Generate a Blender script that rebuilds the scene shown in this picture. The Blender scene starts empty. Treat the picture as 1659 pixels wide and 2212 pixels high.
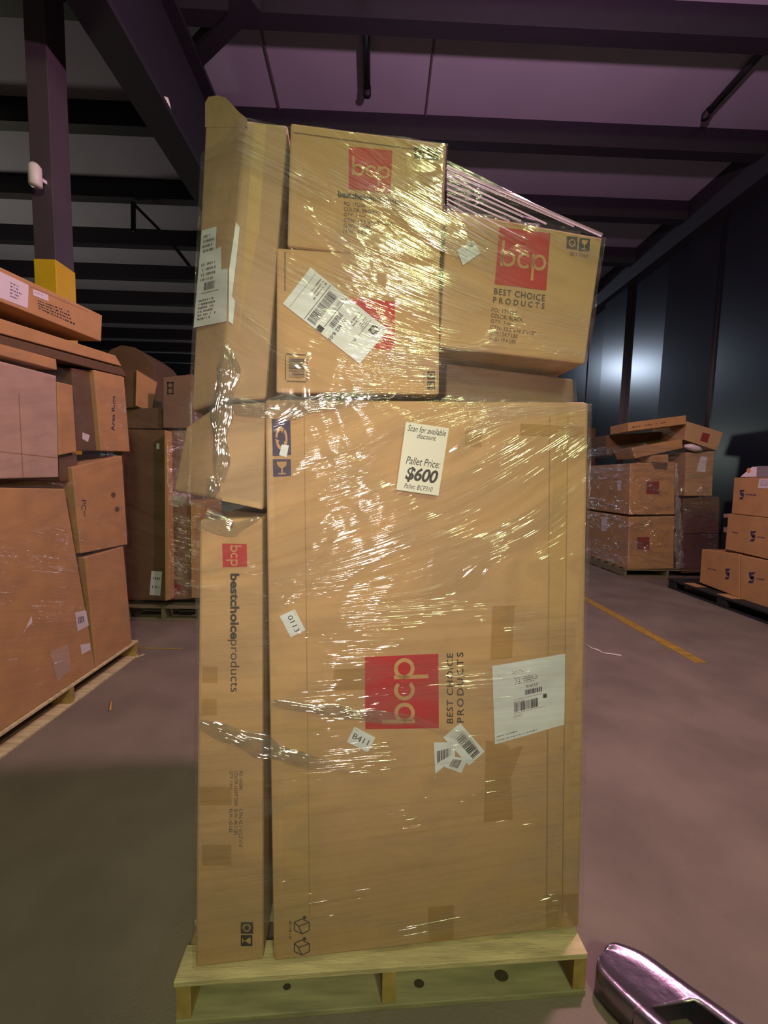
import bpy, bmesh, math, random
from mathutils import Vector, Matrix, noise as mnoise
S = bpy.context.scene
COL = S.collection
random.seed(7)
V = Vector

# ------------------------------------------------------------------ camera
FPX, CX, CY, CAMH = 860.0, 829.5, 1106.0, 1.55
_D = V((-240, 10480, 860)).normalized()
_v = V((-19.5, -(-240 * -19.5 + 860 * 860) / 10480, 860))
_Z = -_D
_Y = (_v - _Z * _v.dot(_Z)).normalized()
_X = _Y.cross(_Z)
M = Matrix((_X, _Y, _Z))                    # photo-camera axes (right, down, forward) to world
cam = bpy.data.cameras.new('camera')
cam.sensor_fit = 'HORIZONTAL'; cam.sensor_width = 36.0; cam.lens = FPX * 36.0 / 1659.0
cam.clip_start = 0.02; cam.clip_end = 100
camo = bpy.data.objects.new('camera', cam); COL.objects.link(camo)
R3 = Matrix((M.col[0], -M.col[1], -M.col[2])).transposed()
camo.matrix_world = Matrix.Translation((0, 0, CAMH)) @ R3.to_4x4()
S.camera = camo
CO = V((0, 0, CAMH))

# ------------------------------------------------------------------ exposure, world, lamps
S.view_settings.view_transform = 'Standard'; S.view_settings.look = 'None'
S.view_settings.gamma = 1.0; S.view_settings.use_curve_mapping = False
S.view_settings.exposure = 0.0
S.cycles.max_bounces = 8; S.cycles.transparent_max_bounces = 24
W = bpy.data.worlds.new('world'); S.world = W; W.use_nodes = True
W.node_tree.nodes['Background'].inputs[0].default_value = (0.50, 0.38, 0.52, 1)
W.node_tree.nodes['Background'].inputs[1].default_value = 0.035

def lamp(name, loc, col, energy, radius, spot=None, target=None, blend=0.5):
    d = bpy.data.lights.new(name, 'SPOT' if spot else 'POINT')
    d.color = col; d.energy = energy; d.shadow_soft_size = radius
    o = bpy.data.objects.new(name, d); COL.objects.link(o); o.location = loc
    if spot:
        d.spot_size = math.radians(spot); d.spot_blend = blend
        o.rotation_euler = (V(target) - V(loc)).to_track_quat('-Z', 'Y').to_euler()
    return o
lamp('phone_torch_light', (-0.02, -0.20, 1.70), (1.0, 0.80, 0.66), 62.0, 0.025, spot=108, target=(-0.10, 1.08, 1.40), blend=1.0)
lamp('warm_green_high_bay_light', (1.50, -3.6, 5.6), (0.84, 1.0, 0.40), 540.0, 0.30)
lamp('pink_high_bay_light', (1.55, 1.98, 4.7), (1.0, 0.52, 0.68), 500.0, 0.10)
lamp('far_white_high_bay_light', (1.76, 16.5, 6.3), (0.66, 0.80, 1.0), 420.0, 0.25)
lamp('left_fill_light', (-8.5, 8.5, 3.2), (1.0, 0.92, 0.66), 135.0, 0.5)  # added fill, stands in for light bounced from the aisles alongside
lamp('far_fill_light', (-5.0, 20.0, 3.4), (0.85, 1.0, 0.92), 160.0, 0.5)  # second added fill for bounced light, further back in the hall

# ------------------------------------------------------------------ picture geometry helpers
def ray(px, py): return M @ V((px - CX, py - CY, FPX))
def onz(px, py, z=0.0): r = ray(px, py); return CO + r * ((z - CAMH) / r.z)
def ony(px, py, y): r = ray(px, py); return CO + r * (y / r.y)
def onx(px, py, x): r = ray(px, py); return CO + r * (x / r.x)
def onpl(px, py, p, n): r = ray(px, py); return CO + r * ((p - CO).dot(n) / r.dot(n))
SP = V((0, 1.075, 0)); SN = V((-0.08, 1, 0)).normalized(); SU = V((1, 0.08, 0)).normalized()
def ons(px, py, off=0.0):                    # point on the front plane of the main stack, off metres behind it
    return onpl(px, py, SP + SN * off, SN)

# ------------------------------------------------------------------ materials
MATS = {}
def nodes_of(name):
    m = bpy.data.materials.new(name); m.use_nodes = True
    return m, m.node_tree.nodes, m.node_tree.links
def srgb(r, g, b):
    f = lambda c: (c / 255 / 12.92) if c / 255 <= 0.04045 else ((c / 255 + 0.055) / 1.055) ** 2.4
    return (f(r), f(g), f(b), 1)
def plain(name, col, rough=0.6, metal=0.0, spec=0.5, var=0.0, vscale=6.0, bump=0.0, bscale=60.0, stretch=(1, 1, 1), coat=0.0):
    m, N, L = nodes_of(name); b = N['Principled BSDF']
    b.inputs['Base Color'].default_value = col; b.inputs['Roughness'].default_value = rough
    b.inputs['Metallic'].default_value = metal; b.inputs['Specular IOR Level'].default_value = spec
    b.inputs['Coat Weight'].default_value = coat
    if var or bump:
        tc = N.new('ShaderNodeTexCoord'); mp = N.new('ShaderNodeMapping'); mp.inputs['Scale'].default_value = stretch
        L.new(tc.outputs['Object'], mp.inputs['Vector'])
    if var:
        n = N.new('ShaderNodeTexNoise'); n.inputs['Scale'].default_value = vscale; n.inputs['Detail'].default_value = 6
        L.new(mp.outputs[0], n.inputs['Vector'])
        r = N.new('ShaderNodeValToRGB'); r.color_ramp.elements[0].position = 0.3; r.color_ramp.elements[1].position = 0.72
        r.color_ramp.elements[0].color = tuple(c * (1 - var) for c in col[:3]) + (1,)
        r.color_ramp.elements[1].color = tuple(min(1, c * (1 + var)) for c in col[:3]) + (1,)
        L.new(n.outputs['Fac'], r.inputs['Fac']); L.new(r.outputs['Color'], b.inputs['Base Color'])
    if bump:
        n2 = N.new('ShaderNodeTexNoise'); n2.inputs['Scale'].default_value = bscale; n2.inputs['Detail'].default_value = 4
        L.new(mp.outputs[0], n2.inputs['Vector'])
        bp = N.new('ShaderNodeBump'); bp.inputs['Strength'].default_value = bump; bp.inputs['Distance'].default_value = 0.004
        L.new(n2.outputs['Fac'], bp.inputs['Height']); L.new(bp.outputs[0], b.inputs['Normal'])
    MATS[name] = m
    return m
kraft = plain('kraft_cardboard', (0.45, 0.285, 0.150, 1), 0.78, var=0.035, vscale=9, bump=0.35, bscale=45)
kraft_red = plain('reddish_cardboard', (0.46, 0.26, 0.105, 1), 0.78, var=0.09, vscale=7, bump=0.35, bscale=40)
kraft_shaded_brown = plain('shaded_brown_cardboard', (0.20, 0.125, 0.08, 1), 0.8, var=0.08, vscale=7)
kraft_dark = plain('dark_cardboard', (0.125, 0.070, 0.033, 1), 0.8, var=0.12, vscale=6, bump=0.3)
kraft_grey = plain('greyish_cardboard', (0.40, 0.27, 0.17, 1), 0.8, var=0.08, vscale=8, bump=0.4, bscale=35)
kraft_pale = plain('pale_cardboard', (0.46, 0.32, 0.24, 1), 0.8, var=0.06, vscale=8, bump=0.3)
tapem = plain('packing_tape', (0.36, 0.215, 0.09, 1), 0.42, var=0.06, vscale=12)
tape_lt = plain('light_packing_tape', (0.44, 0.29, 0.14, 1), 0.42, var=0.05, vscale=12)
redink = plain('red_ink', (0.40, 0.018, 0.030, 1), 0.6, var=0.06, vscale=20)
redink_faded = plain('faded_red_ink', (0.24, 0.03, 0.03, 1), 0.7, var=0.15, vscale=20)
blackink = plain('black_ink', (0.035, 0.03, 0.035, 1), 0.6)
faintink = plain('faint_ink', (0.12, 0.075, 0.045, 1), 0.7)
blueink = plain('blue_ink', (0.05, 0.035, 0.10, 1), 0.7, var=0.1, vscale=30)
kraftink = plain('bare_cardboard_lettering', (0.46, 0.27, 0.13, 1), 0.75)
paper = plain('label_paper', (0.60, 0.65, 0.72, 1), 0.5, var=0.03, vscale=14, bump=0.25, bscale=30)
pinkpaper = plain('matte_label_paper', (0.68, 0.62, 0.66, 1), 0.6, var=0.03)
wood = plain('pallet_wood', (0.58, 0.49, 0.28, 1), 0.8, var=0.28, vscale=5, bump=0.6, bscale=30, stretch=(1, 8, 8))
wood_end = plain('pallet_wood_end_grain', (0.38, 0.26, 0.08, 1), 0.8, var=0.3, vscale=14, stretch=(1, 1, 1))
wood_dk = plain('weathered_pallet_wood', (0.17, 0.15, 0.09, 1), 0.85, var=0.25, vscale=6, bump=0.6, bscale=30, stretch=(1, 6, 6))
knotm = plain('wood_knot', (0.05, 0.04, 0.025, 1), 0.8)
blkplastic = plain('black_plastic', (0.012, 0.012, 0.014, 1), 0.7)
steel = plain('purlin_steel', (0.014, 0.011, 0.021, 1), 0.6, var=0.1)
colsteel = plain('column_paint', (0.075, 0.055, 0.075, 1), 0.55, var=0.08, vscale=4)
yellow = plain('yellow_column_paint', (0.74, 0.48, 0.02, 1), 0.5, var=0.05)
whitepl = plain('white_plastic', (0.75, 0.72, 0.74, 1), 0.4)
concrete = plain('concrete_floor', (0.188, 0.154, 0.124, 1), 0.72, var=0.22, vscale=2.2, bump=0.5, bscale=110)
ceilm = plain('roof_insulation', (0.33, 0.325, 0.44, 1), 0.75, var=0.05, vscale=1.2, bump=0.2, bscale=2.0)
seamm = plain('insulation_seam', (0.12, 0.10, 0.12, 1), 0.7)
wallm = plain('dark_metal_wall', (0.007, 0.006, 0.014, 1), 0.29, spec=0.9, var=0.1, vscale=2)
wallflat = plain('dark_far_wall', (0.012, 0.012, 0.016, 1), 0.8)
forkm = plain('worn_fork_steel', (0.27, 0.23, 0.28, 1), 0.28, metal=0.85, var=0.25, vscale=14, bump=0.25, bscale=50)
forkblk = plain('fork_black_paint', (0.02, 0.022, 0.035, 1), 0.4)
creasem = plain('cardboard_crease', (0.32, 0.195, 0.095, 1), 0.8)
yline = plain('yellow_floor_paint', (0.36, 0.23, 0.035, 1), 0.7, var=0.35, vscale=16)
whitebag = plain('white_poly_bag', (0.72, 0.66, 0.72, 1), 0.35)

def film_material(name, along=3.0, across=210.0, amp=1.0, gloss=0.16, haze=0.035, rough=0.13, through=False):
    m, N, L = nodes_of(name)
    N.remove(N['Principled BSDF']); out = N['Material Output']
    uv = N.new('ShaderNodeUVMap'); uv.uv_map = 'wrap'
    def noise(sx, sy, det=3.0, dist=0.0, off=0.0):
        mp = N.new('ShaderNodeMapping'); mp.inputs['Scale'].default_value = (sx, sy, 1); mp.inputs['Location'].default_value = (off, off, off)
        L.new(uv.outputs[0], mp.inputs['Vector'])
        n = N.new('ShaderNodeTexNoise'); n.inputs['Scale'].default_value = 1.0; n.inputs['Detail'].default_value = det
        n.inputs['Distortion'].default_value = dist
        L.new(mp.outputs[0], n.inputs['Vector']); return n.outputs['Fac']
    def math_(op, a, b):
        k = N.new('ShaderNodeMath'); k.operation = op
        for i, x in enumerate((a, b)):
            if isinstance(x, (int, float)): k.inputs[i].default_value = x
            else: L.new(x, k.inputs[i])
        return k.outputs[0]
    fine = noise(along * 2.0, across, 1.5, 0.15)
    mid = noise(along * 0.9, across * 0.28, 2.0, 0.35, 3.1)
    big = noise(3.0, 9.0, 3.0, 0.5, 7.7)
    iso = noise(38, 60, 3.0, 1.0, 1.3)
    mask = N.new('ShaderNodeMapRange'); mask.inputs[1].default_value = 0.40; mask.inputs[2].default_value = 0.62
    mask.inputs[3].default_value = 0.18; mask.inputs[4].default_value = 1.0
    L.new(noise(3.2, 7.0, 3.0, 1.0, 11.0), mask.inputs[0])
    h = math_('MULTIPLY', fine, 0.0034 * amp)
    h = math_('ADD', h, math_('MULTIPLY', mid, 0.0060 * amp))
    h = math_('MULTIPLY', h, mask.outputs[0])
    pm = N.new('ShaderNodeMapRange'); pm.inputs[1].default_value = 0.48; pm.inputs[2].default_value = 0.66
    L.new(noise(2.6, 5.0, 3.0, 0.6, 23.0), pm.inputs[0])
    pl_ = math_('MULTIPLY', noise(along * 1.6, across * 0.62, 1.5, 0.1, 5.5), 0.0150 * amp)
    h = math_('ADD', h, math_('MULTIPLY', pl_, pm.outputs[0]))
    h = math_('ADD', h, math_('MULTIPLY', big, 0.0035))
    h = math_('ADD', h, math_('MULTIPLY', iso, 0.00035 * amp))
    bp = N.new('ShaderNodeBump'); bp.inputs['Strength'].default_value = 1.0; bp.inputs['Distance'].default_value = 1.0
    L.new(h, bp.inputs['Height'])
    gl = N.new('ShaderNodeBsdfGlossy'); gl.inputs['Roughness'].default_value = rough; gl.inputs['Color'].default_value = (1, 1, 1, 1)
    L.new(bp.outputs[0], gl.inputs['Normal'])
    tr = N.new('ShaderNodeBsdfTransparent')
    rp = N.new('ShaderNodeValToRGB'); rp.color_ramp.elements[0].position = .28; rp.color_ramp.elements[1].position = .55
    rp.color_ramp.elements[0].color = (.94, .92, .89, 1); rp.color_ramp.elements[1].color = (1, 1, 1, 1)
    L.new(noise(along * 0.35, across * 0.30, 4.0, 0.3, 17.0), rp.inputs['Fac']); L.new(rp.outputs['Color'], tr.inputs['Color'])
    df = N.new('ShaderNodeBsdfTranslucent' if through else 'ShaderNodeBsdfDiffuse'); df.inputs['Color'].default_value = (0.85, 0.85, 0.85, 1)
    m1 = N.new('ShaderNodeMixShader'); L.new(math_('MULTIPLY', math_('ADD', mask.outputs[0], 0.3), haze), m1.inputs[0])
    L.new(tr.outputs[0], m1.inputs[1]); L.new(df.outputs[0], m1.inputs[2])
    m2 = N.new('ShaderNodeMixShader'); L.new(math_('MULTIPLY', mask.outputs[0], gloss), m2.inputs[0])
    L.new(m1.outputs[0], m2.inputs[1]); L.new(gl.outputs[0], m2.inputs[2])
    L.new(m2.outputs[0], out.inputs['Surface'])
    return m
film = film_material('stretch_film', gloss=0.16, rough=0.11)
film_thin = film_material('thin_stretch_film', gloss=0.10, haze=0.02)
film_thick = film_material('bunched_stretch_film', along=7, across=260, amp=1.1, gloss=0.42, haze=0.06, rough=0.13)

# ------------------------------------------------------------------ object helpers
def setp(o, label=None, cat=None, group=None, kind=None):
    if label: o['label'] = label
    if cat: o['category'] = cat
    if group: o['group'] = group
    if kind: o['kind'] = kind
    return o
def empty(name, loc, label, cat, group=None):
    o = bpy.data.objects.new(name, None); COL.objects.link(o); o.location = loc
    o.empty_display_size = 0.1
    return setp(o, label, cat, group)
def link(name, me, mat, parent=None, smooth=False):
    o = bpy.data.objects.new(name, me); COL.objects.link(o)
    if mat: me.materials.append(mat)
    if smooth:
        for p in me.polygons: p.use_smooth = True
    if parent:
        o.parent = parent; o.matrix_parent_inverse = wmat(parent).inverted()
    return o
def wmat(o):
    m = Matrix.Translation(o.location)
    if o.parent: return wmat(o.parent) @ o.matrix_parent_inverse @ m
    return m
def mesh(name, verts, faces, mat, parent=None, smooth=False):
    me = bpy.data.meshes.new(name); me.from_pydata([tuple(v) for v in verts], [], faces); me.update()
    return link(name, me, mat, parent, smooth)
def boxm(name, lo, hi, mat, parent=None, bevel=0.0, origin=None, ux=None):
    """axis box; with origin/ux it is laid along a yawed frame"""
    vs = []
    for z in (lo[2], hi[2]):
        for (x, y) in ((lo[0], lo[1]), (hi[0], lo[1]), (hi[0], hi[1]), (lo[0], hi[1])):
            if ux is not None:
                uy = V((-ux.y, ux.x, 0)); vs.append(origin + ux * x + uy * y + V((0, 0, z)))
            else: vs.append(V((x, y, z)))
    fs = [(0, 3, 2, 1), (4, 5, 6, 7), (0, 1, 5, 4), (1, 2, 6, 5), (2, 3, 7, 6), (3, 0, 4, 7)]
    o = mesh(name, vs, fs, mat, parent)
    if bevel:
        b = o.modifiers.new('bevel', 'BEVEL'); b.width = bevel; b.segments = 2
    return o

def hexa_body(name, c, mat, parent, cuts=9, amp=0.002, bevel=0.006, seed=0.0):
    """c: 8 corners, front TL TR BR BL then back TL TR BR BL. A dented cardboard box."""
    bm = bmesh.new(); bmesh.ops.create_cube(bm, size=2.0)
    bmesh.ops.subdivide_edges(bm, edges=bm.edges[:], cuts=cuts, use_grid_fill=True)
    ftl, ftr, fbr, fbl, btl, btr, bbr, bbl = c
    cen = sum(c, V()) / 8
    for v in bm.verts:
        x, y, z = [(k + 1) / 2 for k in v.co]      # x right, y back, z up
        f = (fbl.lerp(fbr, x)).lerp(ftl.lerp(ftr, x), z)
        b = (bbl.lerp(bbr, x)).lerp(btl.lerp(btr, x), z)
        p = f.lerp(b, y)
        n = mnoise.noise_vector(p * 3.1 + V((seed, seed, 0))) * amp
        edge = min(sorted([min(x, 1 - x), min(y, 1 - y), min(z, 1 - z)])[1] * 6, 1)
        q = p + n * edge
        # sides sag a little
        v.co = p if y < 1e-6 else q      # the printed face stays flat
    me = bpy.data.meshes.new(name); bm.to_mesh(me); bm.free()
    o = link(name, me, mat, parent)
    b = o.modifiers.new('bevel', 'BEVEL'); b.width = bevel; b.segments = 2; b.limit_method = 'ANGLE'; b.angle_limit = math.radians(50)
    return o

class Face:
    """a flat face with decals; q = TL, TR, BR, BL in world"""
    def __init__(s, q):
        s.q = q; s.p = q[0]
        n = (q[1] - q[0]).cross(q[3] - q[0]).normalized()
        if n.dot(CO - q[0]) < 0: n = -n
        s.n = n                                     # outwards, to the viewer
    def px(s, x, y, off=0.0045):
        return onpl(x, y, s.p + s.n * off * 0.3, s.n)
def quadmap(fc, pq, off):
    a, b, c, d = [fc.px(x, y, off) for x, y in pq]
    return lambda u, v: (a.lerp(b, u)).lerp(d.lerp(c, u), v)

def poly2d(parent, name, polys, mp, mat, label=None):
    """polys: list of lists of (u,v), mapped by mp"""
    vs, fs = [], []
    for p in polys:
        i = len(vs); vs += [mp(u, v) for u, v in p]; fs.append(tuple(range(i, i + len(p))))
    o = mesh(name, vs, fs, mat, parent)
    if label: o['label'] = label
    return o
def sheet(parent, name, fc, pq, mat, off=0.004, n=10, wave=0.0006, label=None, thick=0.0003):
    mp = quadmap(fc, pq, off); vs = []; fs = []
    for j in range(n + 1):
        for i in range(n + 1):
            p = mp(i / n, j / n); vs.append(p + fc.n * wave * mnoise.noise(p * 14) * .4)
    for j in range(n):
        for i in range(n):
            a = j * (n + 1) + i; fs.append((a, a + 1, a + n + 2, a + n + 1))
    o = mesh(name, vs, fs, mat, parent)
    if thick:
        s = o.modifiers.new('thickness', 'SOLIDIFY'); s.thickness = thick; s.offset = 0
    if label: o['label'] = label
    return o

# text -------------------------------------------------------------
TC = {}
def text_geo(s, bold=0.0, shear=0.0, spacing=1.0, line=1.0, align='LEFT'):
    key = (s, bold, shear, spacing, line, align)
    if key in TC: return TC[key]
    cu = bpy.data.curves.new('t', 'FONT'); cu.body = s; cu.offset = bold; cu.shear = shear
    cu.space_character = spacing; cu.space_line = line; cu.align_x = align; cu.resolution_u = 3
    ob = bpy.data.objects.new('t', cu); COL.objects.link(ob)
    bpy.context.view_layer.update()
    dg = bpy.context.evaluated_depsgraph_get(); ev = ob.evaluated_get(dg); me = ev.to_mesh()
    vs = [(v.co.x, v.co.y) for v in me.vertices]; fs = [tuple(p.vertices) for p in me.polygons]
    ev.to_mesh_clear(); bpy.data.objects.remove(ob); bpy.data.curves.remove(cu)
    x0 = min(v[0] for v in vs); x1 = max(v[0] for v in vs); y0 = min(v[1] for v in vs); y1 = max(v[1] for v in vs)
    r = ([((x - x0) / (x1 - x0), 1 - (y - y0) / (y1 - y0)) for x, y in vs], fs)
    TC[key] = r; return r
def text(parent, s, mp, mat, box=(0, 0, 1, 1), name='printed_text', label=None, **k):
    vs, fs = text_geo(s, **k); u0, v0, u1, v1 = box
    o = mesh(name, [mp(u0 + (u1 - u0) * u, v0 + (v1 - v0) * v) for u, v in vs], fs, mat, parent)
    if label: o['label'] = label
    return o
def scribble(parent, mp, mat, box, rows, name='printed_text', dens=0.8, seed=1):
    """print too small to read: rows of short irregular dashes"""
    r = random.Random(seed); polys = []; u0, v0, u1, v1 = box
    for i in range(rows):
        v = v0 + (v1 - v0) * (i + 0.2) / rows; h = (v1 - v0) / rows * 0.52; u = u0; end = u0 + (u1 - u0) * r.uniform(0.55, 1.0)
        while u < end:
            w = (u1 - u0) * r.uniform(0.015, 0.05)
            if r.random() < dens: polys.append([(u, v), (u + w, v), (u + w, v + h * r.uniform(.7, 1)), (u, v + h * r.uniform(.7, 1))])
            u += w + (u1 - u0) * r.uniform(0.008, 0.03)
    return poly2d(parent, name, polys, mp, mat)
def barcode(parent, mp, mat, box, n=34, horiz=False, seed=3):
    r = random.Random(seed); u0, v0, u1, v1 = box; polys = []
    ws = [r.choice((1, 1, 2, 3)) for _ in range(2 * n)]; t = sum(ws); a = 0
    for i, w in enumerate(ws):
        if i % 2 == 0:
            s0, s1 = a / t, (a + w) / t
            if horiz: y0, y1 = v0 + (v1 - v0) * s0, v0 + (v1 - v0) * s1; polys.append([(u0, y0), (u1, y0), (u1, y1), (u0, y1)])
            else: x0, x1 = u0 + (u1 - u0) * s0, u0 + (u1 - u0) * s1; polys.append([(x0, v0), (x1, v0), (x1, v1), (x0, v1)])
        a += w
    return poly2d(parent, 'barcode', polys, mp, mat)
def rectp(u0, v0, u1, v1): return [(u0, v0), (u1, v0), (u1, v1), (u0, v1)]
def arc_polys(cx, cy, r, w, a0, a1, n=28):
    ps = []
    for i in range(n):
        t0 = math.radians(a0 + (a1 - a0) * i / n); t1 = math.radians(a0 + (a1 - a0) * (i + 1) / n)
        ps.append([(cx + (r - w / 2) * math.cos(t0), cy - (r - w / 2) * math.sin(t0)), (cx + (r + w / 2) * math.cos(t0), cy - (r + w / 2) * math.sin(t0)),
                   (cx + (r + w / 2) * math.cos(t1), cy - (r + w / 2) * math.sin(t1)), (cx + (r - w / 2) * math.cos(t1), cy - (r - w / 2) * math.sin(t1))])
    return ps
def bcp_logo(parent, fc, pq, off=0.0045, red=None, ink=None):
    red = red or redink; ink = ink or kraftink
    mp = quadmap(fc, pq, off); n = 6; polys = []
    for j in range(n):
        for i in range(n): polys.append(rectp(i / n, j / n, (i + 1) / n, (j + 1) / n))
    sq = poly2d(parent, 'red_logo_square', polys, mp, red, 'red printed square with lowercase letters')
    mp2 = quadmap(fc, pq, off + 0.0007); w = 0.052; y = 0.53; r = 0.115
    L = []
    L += [rectp(0.075, 0.22, 0.075 + w, y + r + w / 2)] + arc_polys(0.075 + w / 2 + r, y, r, w, 0, 360)
    L += arc_polys(0.53, y, r, w, 42, 318)
    L += [rectp(0.68, y - r - w / 2, 0.68 + w, 0.86)] + arc_polys(0.68 + w / 2 + r, y, r, w, 0, 360)
    t = poly2d(sq, 'logo_letters', L, mp2, ink); return sq
def icons(parent, fc, pq1, pq2, ink=None, off=0.0045, rec=None):
    """recycling mark and fragile glass mark, reversed out of dark squares"""
    ink = ink or blackink
    mp = quadmap(fc, pq1, off); sq = poly2d(parent, 'recycling_mark', [rectp(0, 0, 1, 1)], mp, ink)
    mp = quadmap(fc, pq1, off + 0.0006); P = []
    for a in (100, 220, 340): P += arc_polys(.5, .52, .27, .11, a, a + 75, 8)
    for a in (100, 220, 340):
        t = math.radians(a - 18); c = (.5 + .27 * math.cos(t), .52 - .27 * math.sin(t))
        P.append([(c[0] + .13 * math.cos(t + k), c[1] - .13 * math.sin(t + k)) for k in (0.0 - 1.2, 1.2, 3.1)])
    poly2d(sq, 'arrow_symbol', P, mp, rec or kraftink)
    mp = quadmap(fc, pq2, off); sq = poly2d(parent, 'fragile_mark', [rectp(0, 0, 1, 1)], mp, ink)
    mp = quadmap(fc, pq2, off + 0.0006)
    poly2d(sq, 'glass_symbol', [[(.22, .14), (.78, .14), (.74, .36), (.55, .54), (.45, .54), (.26, .36)], rectp(.455, .52, .545, .82), rectp(.3, .80, .7, .88)], mp, rec or kraftink)

def rows(name, label, cat, quad, back, mat, group=None, amp=0.002, cuts=9, bevel=0.006, part='box_body'):
    """carton thing from its visible front quad (TL TR BR BL world) and a back vector"""
    c = list(quad) + [p + back for p in quad]
    base = (c[2] + c[3] + c[6] + c[7]) / 4
    t = empty(name, base, label, cat, group)
    hexa_body(part, c, mat, t, cuts=cuts, amp=amp, bevel=bevel, seed=random.random() * 9)
    return t, Face(quad), c
def strip(parent, fc, pq, mat=None, off=0.0035, label=None, name='packing_tape'):
    return sheet(parent, name, fc, pq, mat or tapem, off, n=6, wave=0.0004, thick=0.0, label=label)

# ------------------------------------------------------------------ the building
def grid_plane(name, p0, ex, ey, mat, kind='structure'):
    o = mesh(name, [p0, p0 + ex, p0 + ex + ey, p0 + ey], [(0, 1, 2, 3)], mat); o['kind'] = kind; return o
RX = 6.25
boxm('floor', (-14, -7, -0.2), (RX + .3, 34, 0.0), concrete)['kind'] = 'structure'
boxm('ceiling', (-14, -7, 7.0), (RX + .3, 34, 7.2), ceilm)['kind'] = 'structure'
boxm('wall_left', (-14.2, -7, 0), (-14, 34, 7.0), wallflat)['kind'] = 'structure'
boxm('wall_back', (-14, 34, 0), (RX + .3, 34.2, 7.0), wallflat)['kind'] = 'structure'
boxm('wall_front', (-14, -7.2, 0), (RX + .3, -7, 7.0), wallflat)['kind'] = 'structure'
# right wall: dark sheet metal, its flat panels stand between slightly recessed ones
pv = []; pf = []
ys = [-7, 0, 5.6, 7.55, 8.05, 8.6, 10.05, 10.85, 12.0, 12.6, 13.8, 15, 17, 20, 24, 34]
xoff = [0, 0, 0.05, 0.0, 0.0, 0.0, -0.12, 0.03, 0.0, 0.05, 0.0, 0.05, 0.0, 0.05, 0.0, 0]
wv = []; wf = []
for i in range(len(ys) - 1):
    x = RX + xoff[i]; sk = -0.06 if 7 < ys[i] < 8.5 else 0.0
    a = len(wv); wv += [V((x, ys[i], 0)), V((x + sk, ys[i + 1], 0)), V((x + sk, ys[i + 1], 7)), V((x, ys[i], 7))]
    wf.append((a, a + 1, a + 2, a + 3))
    if i: wf.append((a - 3, a, a + 3, a - 2))
o = mesh('wall_right', wv, wf, wallm); o['kind'] = 'structure'
sm = o.modifiers.new('thickness', 'SOLIDIFY'); sm.thickness = 0.1; sm.offset = -1
# roof purlins
for i in range(14):
    y = 3.42 + 1.545 * i
    boxm('trim_%d' % (i + 1), (-14, y - 0.10, 6.66), (RX, y + 0.08, 7.0), steel)['kind'] = 'structure'
# main girder with flanges, running down the bay
gx = -2.42
boxm('trim_20', (gx - 0.02, 2.0, 5.42), (gx + 0.02, 30, 6.66), steel)['kind'] = 'structure'
boxm('trim_21', (gx - 0.17, 2.0, 5.36), (gx + 0.17, 30, 5.42), steel)['kind'] = 'structure'
boxm('trim_22', (gx - 0.17, 2.0, 6.60), (gx + 0.17, 30, 6.66), steel)['kind'] = 'structure'
boxm('trim_23', (RX - 0.35, -7, 6.35), (RX, 34, 7.0), steel)['kind'] = 'structure'
def bar(name, a, b, w, mat, parent=None, kind=None):
    d = (b - a); l = d.length; q = d.to_track_quat('Z', 'Y').to_matrix()
    vs = [a + q @ V((sx * w / 2, sy * w / 2, z)) for z in (0, l) for sx, sy in ((-1, -1), (1, -1), (1, 1), (-1, 1))]
    o = mesh(name, vs, [(0, 3, 2, 1), (4, 5, 6, 7), (0, 1, 5, 4), (1, 2, 6, 5), (2, 3, 7, 6), (3, 0, 4, 7)], mat, parent)
    if kind: o['kind'] = kind
    return o
def tube(name, pts, r, mat, parent=None, seg=10):
    vs = []; fs = []
    for i, p in enumerate(pts):
        d = (pts[min(i + 1, len(pts) - 1)] - pts[max(i - 1, 0)]).normalized(); q = d.to_track_quat('Z', 'Y').to_matrix()
        rr = r[i] if isinstance(r, (list, tuple)) else r
        vs += [p + q @ V((rr * math.cos(k * 2 * math.pi / seg), rr * math.sin(k * 2 * math.pi / seg), 0)) for k in range(seg)]
    for i in range(len(pts) - 1):
        for k in range(seg): fs.append((i * seg + k, i * seg + (k + 1) % seg, (i + 1) * seg + (k + 1) % seg, (i + 1) * seg + k))
    fs += [tuple(range(seg))[::-1], tuple(range((len(pts) - 1) * seg, len(pts) * seg))]
    return mesh(name, vs, fs, mat, parent, True)
bar('trim_24', onx(410, 130, gx), onz(548, -12, 6.7), 0.17, steel, kind='structure')     # fly brace from girder to purlin
bar('trim_25', ony(288, 437, 8.0), ony(288, 500, 8.0), 0.06, steel, kind='structure')
bar('trim_26', ony(288, 440, 8.0), ony(345, 497, 8.0), 0.05, steel, kind='structure')
bar('trim_27', ony(375, 530, 9.4), ony(410, 575, 9.4), 0.07, steel, kind='structure')
# insulation seams across the roof
for k, (pa, pb) in enumerate((((948, 0), (918, 262)), ((556, 30), (597, 205)))):
    a, b = onz(*pa, 6.99), onz(*pb, 6.99)
    d = (b - a).normalized() * 1.2; a -= d; b += d * 3; a.z = b.z = 6.985
    bar('trim_%d' % (28 + k), a, b, 0.022, seamm, kind='structure')
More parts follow.
